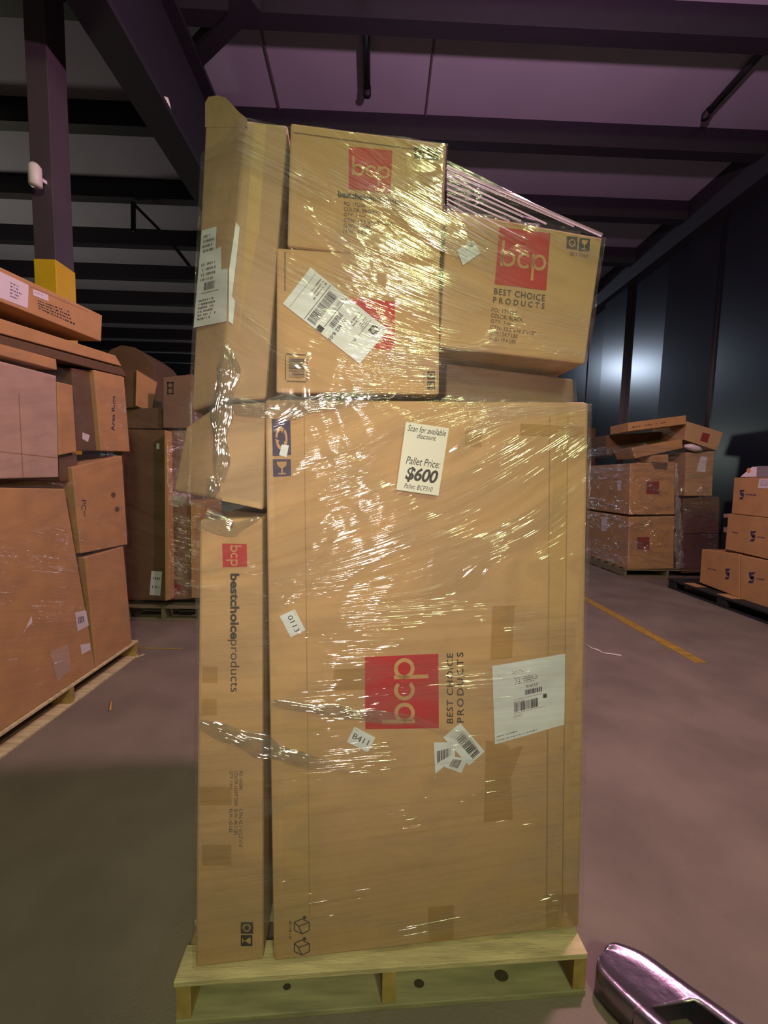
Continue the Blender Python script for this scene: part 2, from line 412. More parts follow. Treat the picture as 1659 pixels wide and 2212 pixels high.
# pipes hanging under the roof
def ceiling_pipe(a, b, label):
    t = empty('ceiling_pipe', (a + b) / 2, label, 'pipe')
    tube('pipe', [a, b], 0.045, steel, t); tube('end_fitting', [b + V((0, -0.05, 0)), b + V((0, 0.02, 0)), b + V((0, 0.02, -0.05))], 0.055, steel, t)
    bar('hanger', a.lerp(b, .5), V((a.lerp(b, .5).x, a.lerp(b, .5).y, 7.0)), 0.012, steel, t)
a = onz(793, 195, 6.9); ceiling_pipe(a + V((0.02, -2.4, 0)), a, 'dark straight pipe under the roof above the tall stack')
a = onz(1527, 245, 6.9); ceiling_pipe(V((a.x - 0.02, 4.4, a.z)), a, 'dark pipe under the roof near the right wall')
# column with yellow guard and white fitting
yc = 4.05
cl, cr = ony(75, 570, yc), ony(120, 570, yc)
t = empty('steel_column', (cl.x, yc, 0), 'dark steel column painted yellow low down behind the left stack', 'column')
dz = ony(95, 560, yc).z
cw = cr.x - cl.x
boxm('shaft', (cl.x, yc, 0), (cr.x, yc + .24, 6.66), colsteel, t, 0.004)
boxm('yellow_guard', (cl.x - 0.006, yc - 0.006, 0), (cr.x + .006, yc + .246, dz), yellow, t, 0.006)
p = ony(76, 379, yc - 0.09)
t = empty('wall_sensor', p, 'small white cylindrical fitting on the dark column', 'sensor')
tube('housing', [p + V((0, 0, -0.10)), p + V((0, 0, -0.085)), p + V((0, 0, 0.07)), p + V((0, 0, 0.10))], [0.035, 0.052, 0.052, 0.03], whitepl, t, 16)
bar('bracket', p + V((0, 0.02, 0)), p + V((0.02, 0.095, 0)), 0.03, whitepl, t)
p = onx(359, 224, gx + .09)
t = empty('ceiling_sensor', p, 'tiny white fitting on the big dark roof girder', 'sensor')
tube('housing', [p + V((-.05, 0, 0.045)), p + V((-.0, 0, 0.03)), p + V((.03, 0, -0.05))], [0.03, 0.035, 0.02], whitepl, t, 12)

# floor paint and litter
def painted(pts, w, label):
    vs = []; fs = []
    for i, p in enumerate(pts):
        d = (pts[min(i + 1, len(pts) - 1)] - pts[max(i - 1, 0)]).normalized(); n = V((-d.y, d.x, 0)) * w / 2
        j = V((mnoise.noise(p * 5) * .012, 0, 0))
        vs += [V((p.x, p.y, 0.002)) + n + j, V((p.x, p.y, 0.002)) - n - j]
    for i in range(len(pts) - 1): fs.append((2 * i, 2 * i + 1, 2 * i + 3, 2 * i + 2))
    o = mesh('floor_line', vs, fs, yline); setp(o, label, 'floor marking'); return o
a, b = onz(1262, 1292), onz(1515, 1432)
painted([a.lerp(b, -.9 + i * 0.1) for i in range(0, 20)], 0.115, 'worn yellow line on the floor right of the tall stack')
painted([onz(296, 1400).lerp(onz(350, 1401), i / 4 * 1.8) for i in range(5)], 0.02, 'thin faded yellow line on the floor past the left stack')
def scrap(name, pts, label, cat, mat, w=0.012):
    q = [V((p.x, p.y, 0.006 + 0.01 * abs(mnoise.noise(p * 9)))) for p in pts]
    o = tube(name, q, [w * (0.5 + 0.5 * ((i * 7) % 3) / 2) for i in range(len(q))], mat, None, 5); setp(o, label, cat)
scrap('film_scrap', [onz(1262, 1391), onz(1278, 1402), onz(1290, 1405), onz(1303, 1412), onz(1322, 1414), onz(1342, 1418)], 'twisted strip of plastic litter on the floor beside the yellow line', 'litter', whitebag, 0.008)
scrap('wood_splinter', [onz(242, 1512), onz(240, 1522), onz(238, 1536)], 'small orange wood splinter on the floor before the left stack', 'splinter', kraft_red, 0.008)
scrap('wood_chip', [onz(275, 1424), onz(296, 1421), onz(312, 1416)], 'pale split wood sliver lying at the left pallet corner', 'splinter', wood, 0.008)

# ------------------------------------------------------------------ pallets
def pallet(origin, ux, w, d, label, mat=wood, endmat=wood_end, knots=False, h=0.14, name='wooden_pallet', nb=7, group=None, sw=0.038, botmat=None):
    """origin = front left corner on the floor, boards run along ux, stringers go back"""
    t = empty(name, origin, label, 'pallet', group)
    bw = 0.09; gap = (d - nb * bw) / (nb - 1)
    kw = dict(origin=origin, ux=ux)
    for i in range(nb):
        y = i * (bw + gap); wob = random.uniform(-.006, .006)
        boxm('deck_board', (wob, y, h - 0.018), (w + wob, y + bw, h), mat, t, 0.002, **kw)
    for x in (0.0, w / 2 - sw / 2, w - sw):
        boxm('stringer', (x + 0.001, 0.004, 0.017), (x + sw, d - .004, h - 0.0185), endmat, t, 0.002, **kw)
    for y in (0.0, d / 2 - bw / 2, d - bw):
        b = boxm('bottom_board', (0, y, 0.0), (w, y + bw + (.02 if y == 0 else 0), 0.0165), botmat or mat, t, 0.002, **kw)
    return t
PO = V((-0.530, 1.011, 0)); PU = V((1.203, 0.061, 0)).normalized()
mp_ = pallet(PO, PU, 1.205, 1.016, 'pale wooden pallet carrying the tall stack of wrapped cartons', knots=True, sw=0.042, botmat=plain('shade_darkened_bottom_board', (0.30, 0.27, 0.155, 1), .85, var=.3, vscale=5, stretch=(1, 8, 8)))  # shade inside the pallet opening is put into the bottom boards' colour
for (x, y, r) in ((0.70, 0.045, 0.016), (0.96, 0.05, 0.022), (0.30, .06, .012)):
    c = PO + PU * x + V((-PU.y, PU.x, 0)) * y; c.z = 0.0168
    o = mesh('wood_knot', [c] + [c + V((r * math.cos(k * math.pi / 8), r * .7 * math.sin(k * math.pi / 8), 0.0004)) for k in range(16)],
             [(0, 1 + k, 1 + (k + 1) % 16) for k in range(16)], knotm, mp_)

# ------------------------------------------------------------------ main stack
BK = SN * 1.0
def sq(*pts, off=0.0): return [ons(x, y, off) for x, y in pts]
HEX = []
MG = 'cartons of the tall wrapped stack'
# C big carton
tC, fC, c = rows('large_carton', 'largest kraft carton, standing on the pallet with a sideways red logo', 'carton',
    sq((571, 862), (1273, 868), (1253, 2003), (590, 2079)), SN * 0.96, kraft, MG, amp=0.003, cuts=14, bevel=0.010); HEX.append(c)
bcp_logo(tC, fC, [(789.5, 1575), (788, 1419.5), (947, 1412), (948, 1573)])
mp = quadmap(fC, [(965, 1562), (965, 1411), (979, 1411), (979, 1563)], .0045); text(tC, 'BEST CHOICE', mp, blackink, bold=0.012, spacing=1.12)
mp = quadmap(fC, [(987.5, 1561), (987, 1409), (1001, 1409), (1002, 1561)], .0045); text(tC, 'PRODUCTS', mp, blackink, bold=0.012, spacing=1.3)
strip(tC, fC, [(1064, 1310), (1112, 1308), (1106, 1420), (1060, 1425)])
strip(tC, fC, [(1050, 1600), (1100, 1610), (1108, 1770), (1046, 1776)])
strip(tC, fC, [(1100, 1620), (1130, 1610), (1112, 1660), (1060, 1770)])
strip(tC, fC, [(1124, 915), (1262, 922), (1262, 945), (1124, 940)])
strip(tC, fC, [(1205, 880), (1232, 880), (1212, 1420), (1180, 1420)], tape_lt)
strip(tC, fC, [(722, 1446), (790, 1443), (790, 1490), (718, 1492)])
strip(tC, fC, [(578, 880), (590, 880), (603, 2050), (592, 2060)], tape_lt)
strip(tC, fC, [(611, 1560), (690, 1560), (690, 1950), (614, 2020)], tape_lt)
strip(tC, fC, [(1185, 1935), (1248, 1930), (1248, 2000), (1180, 2004)])
strip(tC, fC, [(925, 1960), (980, 1955), (980, 2030), (928, 2036)])
strip(tC, fC, [(1005, 930), (1040, 930), (1040, 965), (1005, 965)])
for x0, x1 in ((656, 668), (1226, 1214), (1187, 1180)):
    poly2d(tC, 'crease', [rectp(0, 0, 1, 1)], quadmap(fC, [(x0, 900), (x0 + 2, 900), (x1 + 2, 1980), (x1, 1980)], .0042), creasem)
# dark handling marks near the top left of C
icons(tC, fC, [(587, 905), (627, 908), (629, 983), (589, 985)], [(589, 992), (628, 992), (629, 1028), (590, 1030)], blueink)
sheet(tC, 'blank_sticker', fC, [(609, 960), (624, 962), (619, 988), (603, 983)], paper, .0058, 3)
# two little cube pictograms low on C
def cubepic(fc, t, x0, y0, x1, y1):
    mp = quadmap(fc, [(x0, y0), (x1, y0), (x1, y1), (x0, y1)], .0045); P = []
    pts = [(.5, 0.02), (.95, .25), (.95, .75), (.5, .98), (.05, .75), (.05, .25)]
    def seg(a, b, w=.03):
        d = V((b[0] - a[0], b[1] - a[1])); n = V((-d.y, d.x)).normalized() * w
        return [(a[0] + n.x, a[1] + n.y), (b[0] + n.x, b[1] + n.y), (b[0] - n.x, b[1] - n.y), (a[0] - n.x, a[1] - n.y)]
    for i in range(6): P.append(seg(pts[i], pts[(i + 1) % 6]))
    P += [seg((.3, .5), pts[1]), seg((.3, .5), pts[5]), seg((.3, .5), pts[3])]
    P += [[(.66 + .11 * math.cos(k), -.06 + .11 * math.sin(k)) for k in [j * .63 for j in range(10)]]]
    poly2d(t, 'handling_pictogram', P, mp, blackink)
cubepic(fC, tC, 634, 1984, 670, 2018); cubepic(fC, tC, 634, 2030, 670, 2064)
scribble(tC, quadmap(fC, [(632, 1990), (632, 2050), (620, 2050), (620, 1990)], .0045), faintink, (0, 0, 1, 1), 1)
# labels on C
def label_sheet(t, fc, pq, mat=None, label=None, off=.009, name='paper_label', n=8, wave=.0008): return sheet(t, name, fc, pq, mat or paper, off, n, wave, label)
def lmap(fc, pq, off=.0112): return quadmap(fc, pq, off)
q = [(636.5, 1316), (660, 1361), (628, 1377), (604, 1331)]
l = label_sheet(tC, fC, q, label='white sticker printed 0113'); text(l, '0113', lmap(fC, q), blackink, (.16, .30, .90, .62), bold=.0); scribble(l, lmap(fC, q), faintink, (.05, .06, .4, .16), 1)
q = [(766, 1570), (811, 1593), (795, 1625), (749, 1603)]
l = label_sheet(tC, fC, q, label='white sticker printed B411'); text(l, 'B411', lmap(fC, q), blackink, (.12, .32, .84, .66), bold=.0); scribble(l, lmap(fC, q), faintink, (.05, .08, .35, .18), 1)
q = [(1063, 1439), (1221, 1412), (1219, 1565), (1069, 1608)]
l = label_sheet(tC, fC, q, label='big white pouch with a shipping label', n=12, wave=.002); mp = lmap(fC, q, .0140)
scribble(l, mp, faintink, (.27, .11, .45, .15), 2, seed=4); scribble(l, mp, blackink, (.30, .20, .66, .30), 4, seed=5)
text(l, 'IN 462 8-01', mp, blackink, (.46, .325, .62, .365)); barcode(l, mp, blackink, (.44, .39, .68, .455), 20, seed=8)
poly2d(l, 'printed_square', [rectp(.695, .50, .745, .555)], mp, blackink)
poly2d(l, 'rule_line', [rectp(.28, .485, .69, .489), rectp(.28, .665, .72, .669)], mp, faintink)
barcode(l, mp, blackink, (.29, .53, .62, .65), 30, seed=9); scribble(l, mp, blackink, (.28, .51, .5, .53), 1)
scribble(l, mp, faintink, (.27, .69, .45, .73), 2, seed=12)
scribble(l, mp, blackink, (.03, .90, .35, .925), 1, seed=6, dens=.95); scribble(l, mp, blueink, (.03, .955, .85, .975), 1, seed=7, dens=.95)
for q, items, nm in (([(937, 1604), (985, 1603), (982, 1636), (940, 1672)], (.12, .3, .8, .7), 'torn white barcode sticker'),
              ([(975, 1634), (1012, 1638), (996, 1670), (960, 1657)], (.2, .2, .7, .8), 'small white barcode sticker'),
              ([(994, 1562), (1047, 1623), (1013, 1654), (957, 1593)], (.25, .2, .95, .65), 'white barcode sticker, uppermost')):
    l = label_sheet(tC, fC, q, label=nm, off=.009 + .0012 * (q[0][0] > 950) + .001 * (q[0][0] > 990), n=4, wave=.0002)
    barcode(l, lmap(fC, q, .0112 + .0012 * (q[0][0] > 950) + .001 * (q[0][0] > 990)), blackink, items, 16, seed=int(q[0][0]))
# B tall narrow carton left
tB, fB, c = rows('narrow_carton', 'tall narrow kraft carton left of the largest one, printed bestchoiceproducts down its face', 'carton',
    sq((431, 1122), (567, 1118), (569, 2074), (421, 2092), off=0.004), SN * 0.95, kraft, MG, cuts=12, bevel=0.008); HEX.append(c)
bcp_logo(tB, fB, [(533, 1175), (534, 1224), (481, 1225), (480, 1174)])
mp = quadmap(fB, [(517, 1239), (517, 1381), (497, 1381), (497, 1239)], .0045); text(tB, 'bestchoice', mp, blackink, bold=.035)
mp = quadmap(fB, [(517, 1382), (517, 1495), (492, 1495), (492, 1382)], .0045); text(tB, 'products', mp, blackink, bold=-.004)
mp = quadmap(fB, [(524, 1665), (524, 1742), (495, 1742), (495, 1665)], .0045); text(tB, 'PO: 165248\nCOLOR: LIGHT OAK\nQTY: 1-in-1', mp, blackink)
mp = quadmap(fB, [(524, 1748), (524, 1832), (495, 1832), (495, 1748)], .0045); text(tB, 'CTN: 42.1"x12.2"x7.6"\nG.W.: 46.3 LBS\nN.W.: 42 LBS', mp, blackink)
icons(tB, fB, [(547, 1992), (547, 2017), (520, 2017), (520, 1992)], [(545, 2020), (545, 2044), (520, 2044), (520, 2020)])
strip(tB, fB, [(430, 1700), (500, 1700), (500, 1740), (432, 1740)]); strip(tB, fB, [(436, 1825), (500, 1825), (500, 1870), (436, 1870)])
strip(tB, fB, [(436, 1440), (470, 1440), (470, 1475), (436, 1475)]); strip(tB, fB, [(436, 1510), (468, 1510), (468, 1545), (436, 1545)])
# A2 crushed carton above B
r_t, r_b = ons(472, 872, .0), ons(466, 1078, .0)
R_t, R_b = ons(574, 868, .006), ons(568, 1103, .006)
l_t, l_b = ons(402, 925, .10), ons(374, 1062, .12)
l_t.z = max(l_t.z, r_t.z - .05)
bkA = (l_b - r_b)
c = [r_t, R_t, R_b, r_b, l_t + SN * .45, R_t + SN * .62, R_b + SN * .62, l_b + SN * .45]
# five sided body: front right face, left face, back
def prism(name, tops, bots, mat, parent, cuts=8, amp=.004, bevel=.008):
    vs = []; fs = []; n = len(tops); m = cuts
    for j in range(m + 1):
        for i in range(n):
            p = bots[i].lerp(tops[i], j / m)
            if 0 < j < m and i in (2, 3): p = p + mnoise.noise_vector(p * 6) * amp
            vs.append(p)
    for j in range(m):
        for i in range(n): fs.append((j * n + i, j * n + (i + 1) % n, (j + 1) * n + (i + 1) % n, (j + 1) * n + i))
    fs.append(tuple(range(n))[::-1]); fs.append(tuple(range(m * n, m * n + n)))
    o = mesh(name, vs, fs, mat, parent)
    b = o.modifiers.new('bevel', 'BEVEL'); b.width = bevel; b.segments = 2; b.limit_method = 'ANGLE'; b.angle_limit = math.radians(30)
    return o
def fiveside(r_t, R_t, l_t, r_b, R_b, l_b, back, lback):
    tops = [r_t, R_t, R_t + SN * back, l_t + SN * lback, l_t]
    bots = [r_b, R_b, R_b + SN * back, l_b + SN * lback, l_b]
    return tops, bots
tops, bots = fiveside(r_t, R_t, l_t, r_b, R_b, l_b, .94, .80)
tA2 = empty('crushed_carton', (bots[0] + bots[2]) / 2, 'crushed grey-brown carton bulging out above the tall narrow carton', 'carton', MG)
prism('box_body', tops, bots, kraft_grey, tA2); A2S = (tops, bots)
f = Face([r_t, R_t, R_b, r_b]); strip(tA2, f, [(480, 1070), (562, 1086), (562, 1098), (480, 1082)], tape_lt)
# A tall leaning carton, top left
r_t, r_b = ons(533, 262, .0), ons(474, 868, .004)
R_t, R_b = ons(622, 268, .006), ons(574, 862, .006)
l_t, l_b = ons(444, 262, .13), ons(414, 905, .11); l_b.z = r_b.z - .01
tops, bots = fiveside(r_t, R_t, l_t, r_b, R_b, l_b, .94, .80)
tA = empty('leaning_carton', (bots[0] + bots[2]) / 2, 'tall leaning carton at the top left with a torn open top flap', 'carton', MG)
prism('box_body', tops, bots, kraft_grey, tA, cuts=12, amp=.003); AS = (tops, bots)
fAl = Face([l_t, r_t, r_b, l_b]); fAr = Face([r_t, R_t, R_b, r_b])
fp = [(443, 275), (443, 222), (450, 209), (470, 206), (487, 211), (502, 226), (517, 243), (534, 256), (534, 275)]
vs = [fAl.px(x, y, .001) for x, y in fp] + [fAl.px(x, y, -.004) for x, y in fp]; n = len(fp)
mesh('torn_flap', vs, [tuple(range(n)), tuple(range(n, 2 * n))[::-1]] + [(i, (i + 1) % n, n + (i + 1) % n, n + i) for i in range(n)], kraft_grey, tA)
# label pages wrapped round its corner
def paper_poly(t, fc, pts, mat=paper, off=.003, name='paper_label', label=None):
    vs = [fc.px(x, y, off) for x, y in pts]; o = mesh(name, vs, [tuple(range(len(pts)))], mat, t)
    if label: o['label'] = label
    return o
l1 = paper_poly(tA, fAl, [(436, 498), (468, 489), (466, 538), (478, 532), (478, 582), (492, 580), (490, 694), (418, 708)], off=.022, label='white shipping papers taped round the corner')
paper_poly(tA, fAr, [(509.5, 480), (518, 490), (513, 540), (501.5, 640), (508, 650), (503, 701), (494, 694), (495, 582)], off=.016, label='folded over edge of the shipping papers')
mp = quadmap(fAl, [(436, 498), (490, 482), (488, 692), (418, 706)], .026)
scribble(l1, mp, faintink, (.08, .05, .6, .25), 4, seed=3); scribble(l1, mp, faintink, (.1, .34, .7, .55), 4, seed=5)
barcode(l1, mp, blackink, (.25, .555, .62, .635), 22, seed=6); poly2d(l1, 'rule_line', [rectp(.18, .66, .75, .665)], mp, blackink)
scribble(l1, mp, faintink, (.1, .72, .75, .95), 6, seed=9)
ho = fAl.px(445, 706, .002)
mesh('hand_hole', [ho + (r_b - l_b).normalized() * .016 * math.cos(k * .4) * 1.3 + V((0, 0, .012 * math.sin(k * .4))) for k in range(16)], [tuple(range(16))], knotm, tA)
strip(tA, fAr, [(548, 270), (575, 270), (535, 860), (505, 860)], tape_lt)
# D carton with big white shipping label
tD, fD, c = rows('carton', 'kraft carton with a large slanted white shipping label over its red logo', 'carton',
    sq((597, 534), (951, 560), (949, 852), (596, 848), off=-.002), SN * 0.95, kraft, MG); HEX.append(c)
bcp_logo(tD, fD, [(742, 640), (853, 652), (853, 757), (742, 748)])
q = [(838, 712), (777, 786), (611, 656), (671, 578)]
l = label_sheet(tD, fD, q, label='large slanted white shipping label', n=8, wave=.0006); mp = lmap(fD, q, .0112)
bs = poly2d(l, 'printed_square', [rectp(.10, .06, .30, .155)], mp, blackink); text(l, 'bcp', lmap(fD, q, .0124), paper, (.13, .08, .27, .135), bold=.03)
scribble(l, mp, faintink, (.08, .19, .5, .27), 4, seed=2); text(l, 'RS', mp, blackink, (.62, .185, .74, .215))
scribble(l, mp, faintink, (.1, .29, .6, .36), 2, seed=8)
text(l, 'IN 462 8-01', mp, blackink, (.40, .385, .99, .425), bold=.015); barcode(l, mp, blackink, (.38, .445, .76, .505), 22, seed=11)
poly2d(l, 'printed_block', [rectp(.86, .515, .99, .585)], mp, blackink); poly2d(l, 'rule_line', [rectp(.03, .525, .84, .531), rectp(.02, .735, .97, .741)], mp, blackink)
text(l, 'US 9201 05', mp, faintink, (.05, .545, .42, .575)); barcode(l, mp, blackink, (.14, .61, .95, .715), 44, seed=13)
scribble(l, mp, faintink, (.05, .77, .5, .87), 3, seed=15); poly2d(l, 'rule_line', [rectp(.02, .925, .97, .928)], mp, faintink)
mp = quadmap(fD, [(612, 545), (612, 628), (619, 628), (619, 545)], .0045); mp = quadmap(fD, [(619, 545), (619, 628), (612, 628), (612, 545)], .0045)
text(tD, 'bestchoiceproducts.com', mp, blackink)
mp = quadmap(fD, [(616, 763), (664, 766), (664, 826), (616, 824)], .0045); w = .035
poly2d(tD, 'barcode_frame', [rectp(.06, 0, .94, w), rectp(.06, 1 - w, .94, 1), rectp(0, .06, w, .94), rectp(1 - w, .06, 1, .94)], mp, blackink)
barcode(tD, mp, blackink, (.16, .14, .86, .86), 22, horiz=True, seed=21)
icons(tD, fD, [(939.5, 802), (939.5, 820), (923, 820), (923, 802)], [(939.5, 823), (939.5, 841), (923, 841), (923, 823)])
scribble(tD, quadmap(fD, [(918, 806), (918, 836), (912, 836), (912, 806)], .0045), faintink, (0, 0, 1, 1), 1)
# E top carton
tE, fE, c = rows('carton', 'topmost kraft carton with an upright red square logo and printed lines below it', 'carton',
    sq((627, 264), (965, 309), (951, 568), (620, 531), off=-.004), SN * 0.93, kraft, MG); HEX.append(c)
bcp_logo(tE, fE, [(754, 316), (847.5, 325), (844, 418), (753, 407)])
mp = quadmap(fE, [(730, 411), (864, 430), (863, 444), (730, 428)], .0045)
text(tE, 'bestchoice', mp, blackink, (0, 0, .555, .82), bold=.035); text(tE, 'products', mp, blackink, (.565, 0, 1, 1), bold=0)
mp = quadmap(fE, [(743, 435), (852, 447), (852, 513), (742, 506)], .0045)
for i, (s, wd) in enumerate((('PO: 172246', .42), ('COLOR: BROWN', .70), ('QTY: 1-in-1', .42), ('CTN: 13.2"x10.2"x22.0"', 1.0), ('G.W.: 6.8 LBS', .52), ('N.W.: 4.6 LBS', .56))):
    text(tE, s, mp, blackink, (0, i / 6, wd, i / 6 + .115))
icons(tE, fE, [(895, 316), (917.5, 318), (917.5, 343), (895, 340)], [(923, 319), (946.5, 321), (946.5, 346), (923, 344)])
poly2d(tE, 'crease', [rectp(0, 0, 1, 1)], quadmap(fE, [(634, 285), (957, 330), (957, 331.5), (634, 286.5)], .0042), faintink)
# F right carton
tF, fF, c = rows('carton', 'right-hand kraft carton of the top tier with BEST CHOICE PRODUCTS under a red square', 'carton',
    sq((965, 452), (1302, 513), (1264, 786), (950, 748)), SN * 0.50, kraft, MG); HEX.append(c); zFB = (c[2].z + c[3].z) / 2; cF = c
bcp_logo(tF, fF, [(1079, 490), (1189, 504), (1180, 627), (1069, 613)])
mp = quadmap(fF, [(1068, 622), (1178, 637), (1177, 651), (1067, 635)], .0045); text(tF, 'BEST CHOICE', mp, blackink, bold=.008, spacing=1.15)
mp = quadmap(fF, [(1066, 641), (1177, 655), (1176, 667), (1065, 654)], .0045); text(tF, 'PRODUCTS', mp, blackink, bold=.008, spacing=1.6)
mp = quadmap(fF, [(1062, 664), (1165, 680), (1150, 752), (1057, 738)], .0045)
for i, (s, wd) in enumerate((('PO: 171765', .54), ('COLOR: BLACK', .68), ('QTY: 1-in-1', .5), ('CTN: 32.2"x16.3"x13"', 1.0), ('G.W.: 24.7 LBS', .62), ('N.G.: 19.4 LBS', .60))):
    text(tF, s, mp, faintink, (0, i / 6, wd, i / 6 + .115), bold=.01)
icons(tF, fF, [(1225, 510), (1248, 512), (1247, 539), (1224, 536)], [(1252, 514), (1275, 516), (1273, 543), (1250, 541)])
mp = quadmap(fF, [(1232, 543), (1270, 548), (1270, 556), (1231, 551)], .0045); text(tF, 'SKY7063', mp, faintink)
q = [(987, 540), (1023, 519), (1038, 547), (1000, 573)]
l = label_sheet(tF, fF, q, label='small torn white sticker', n=4, wave=.0005); text(l, '1OB0 SMC', lmap(fF, q, .0112), faintink, (.95, .12, .45, .34))
# G carton under F, set back
def pz(px, z, off):
    r = ray(px, 800); a = ons(px, 800, off); return V((a.x, a.y, z))
zCT = ons(1100, 866).z
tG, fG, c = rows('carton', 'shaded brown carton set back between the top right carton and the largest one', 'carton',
    [pz(965, zFB - .004, .09), pz(1240, zFB - .03, .09), pz(1246, zCT + .004, .09), pz(965, zCT + .004, .09)], SN * .40, kraft_shaded_brown, MG); HEX.append(c)  # brown made darker to carry the shade under the overhanging carton

# ------------------------------------------------------------------ stretch film
def hull(pts):
    pts = sorted(set((round(p[0], 5), round(p[1], 5)) for p in pts))
    if len(pts) < 3: return pts
    def half(ps):
        h = []
        for p in ps:
            while len(h) > 1 and (h[-1][0] - h[-2][0]) * (p[1] - h[-2][1]) - (h[-1][1] - h[-2][1]) * (p[0] - h[-2][0]) <= 0: h.pop()
            h.append(p)
        return h
    a, b = half(pts), half(pts[::-1]); return a[:-1] + b[:-1]
EDG = [(0, 1), (1, 2), (2, 3), (3, 0), (4, 5), (5, 6), (6, 7), (7, 4), (0, 4), (1, 5), (2, 6), (3, 7)]
def section(c, z, edges=EDG):
    out = []
    for i, j in edges:
        a, b = c[i], c[j]
        if (a.z - z) * (b.z - z) <= 0 and abs(a.z - b.z) > 1e-6:
            p = a.lerp(b, (z - a.z) / (b.z - a.z)); out.append((p.x, p.y))
    return out
def wrap(name, label, hexes, z0, z1, cen, off, vfun, mat, ntheta=360, nz=200, extra=None, smooth=4, thmin=0, thmax=2 * math.pi, jag=0.0, prisms=(), zlim=None):
    Rr = []
    ths = [thmin + (thmax - thmin) * i / ntheta for i in range(ntheta + 1)]
    for j in range(nz + 1):
        z = z0 + (z1 - z0) * j / nz; pts = []
        for c in hexes: pts += section(c, z)
        for tp, bt in prisms:
            n = len(tp); zt = max(p.z for p in tp); zb = min(p.z for p in bt)
            if zb <= z <= zt:
                k = (z - zb) / (zt - zb); pts += [(bt[i].lerp(tp[i], k).x, bt[i].lerp(tp[i], k).y) for i in range(n)]
        if extra: pts += extra(z)
        h = hull(pts); row = []
        for t in ths:
            dx, dy = math.cos(t), math.sin(t); best = 0
            for k in range(len(h)):
                ax, ay = h[k][0] - cen[0], h[k][1] - cen[1]; bx, by = h[(k + 1) % len(h)][0] - cen[0], h[(k + 1) % len(h)][1] - cen[1]
                ex, ey = bx - ax, by - ay; den = dx * ey - dy * ex
                if abs(den) < 1e-9: continue
                r = (ax * ey - ay * ex) / den; s = (ax * dy - ay * dx) / den
                if r > 0 and -1e-6 <= s <= 1 + 1e-6: best = max(best, r)
            row.append(best)
        Rr.append(row)
    sm = []
    for j in range(nz + 1):
        js = [min(max(j + d, 0), nz) for d in range(-smooth, smooth + 1)]
        sm.append([max(Rr[j][i], sum(Rr[k][i] for k in js) / len(js)) for i in range(ntheta + 1)])
    vs = []; uvs = []; fs = []
    for j in range(nz + 1):
        s = 0; prev = None
        for i, t in enumerate(ths):
            z = z0 + (z1 - z0) * j / nz
            rr = sm[j][i] + off; p = V((cen[0] + rr * math.cos(t), cen[1] + rr * math.sin(t), z))
            if j == 0: p.z += jag * mnoise.noise(V((p.x * 9, p.y * 9, 0)))
            if j == nz: p.z += jag * mnoise.noise(V((p.x * 8, p.y * 8, 5)))
            vs.append(p); uvs.append(vfun(p, t))
    cl = [False] * len(vs)
    if zlim:
        for k, p in enumerate(vs):
            m_ = zlim(p)
            if p.z > m_: p.z = m_ + .006 * mnoise.noise(p * 12); cl[k] = True
    for j in range(nz):
        for i in range(ntheta):
            a = j * (ntheta + 1) + i; f_ = (a, a + 1, a + ntheta + 2, a + ntheta + 1)
            if not all(cl[k] for k in f_): fs.append(f_)
    me = bpy.data.meshes.new(name); me.from_pydata([tuple(v) for v in vs], [], fs); me.update()
    uvl = me.uv_layers.new(name='wrap')
    for lp in me.loops: uvl.data[lp.index].uv = uvs[lp.vertex_index]
    o = bpy.data.objects.new(name, me); COL.objects.link(o); me.materials.append(mat)
    for p in me.polygons: p.use_smooth = True
    if label: setp(o, label, 'stretch wrap')
    return o
def lerp_tab(tab, x):
    if x <= tab[0][0]: return tab[0][1]
    for (a, va), (b, vb) in zip(tab, tab[1:]):
        if x <= b:
            k = (x - a) / (b - a); k = k * k * (3 - 2 * k); return va + (vb - va) * k
    return tab[-1][1]
SL = [(0.2, -.10), (0.9, -.04), (1.2, -.06), (1.34, -.34), (1.68, -.38), (1.84, .10), (1.98, .30), (2.2, .40), (2.6, .38)]
def vmain(p, t):
    x = p.x; a = lerp_tab(SL, p.z)
    b = lerp_tab([(1.3, 0.0), (1.6, -.25), (1.85, -.28), (2.05, 0.0)], p.z)       # fans out over the shoulder
    s = x if p.y < 1.6 else 2.2 - x
    side = p.y * 0.9 if (x < -.5 or x > .6) else 0
    return (s + side, p.z + a * x + b * x * x)
zE = ons(963, 335).z; zF = ons(1300, 515).z
cornerF = cF[1]; eR = ons(963, 335, -.004)
zTop = max(AS[0][0].z, AS[0][1].z) - .01
eL = ons(627, 262)
def ztop_main(p):
    if p.x < eL.x: return 9
    if p.x < eR.x: k = (p.x - eL.x) / (eR.x - eL.x); return eL.z + (ons(965, 309).z - eL.z) * k - .012
    return 9
MW = wrap('stretch_wrap', 'clear shiny stretch film wound round the tall central stack of cartons', HEX, 0.118, zTop, (0.05, 1.5), 0.010, vmain, film,
          ntheta=420, nz=260, smooth=5, jag=.02, prisms=(A2S, AS), zlim=ztop_main)
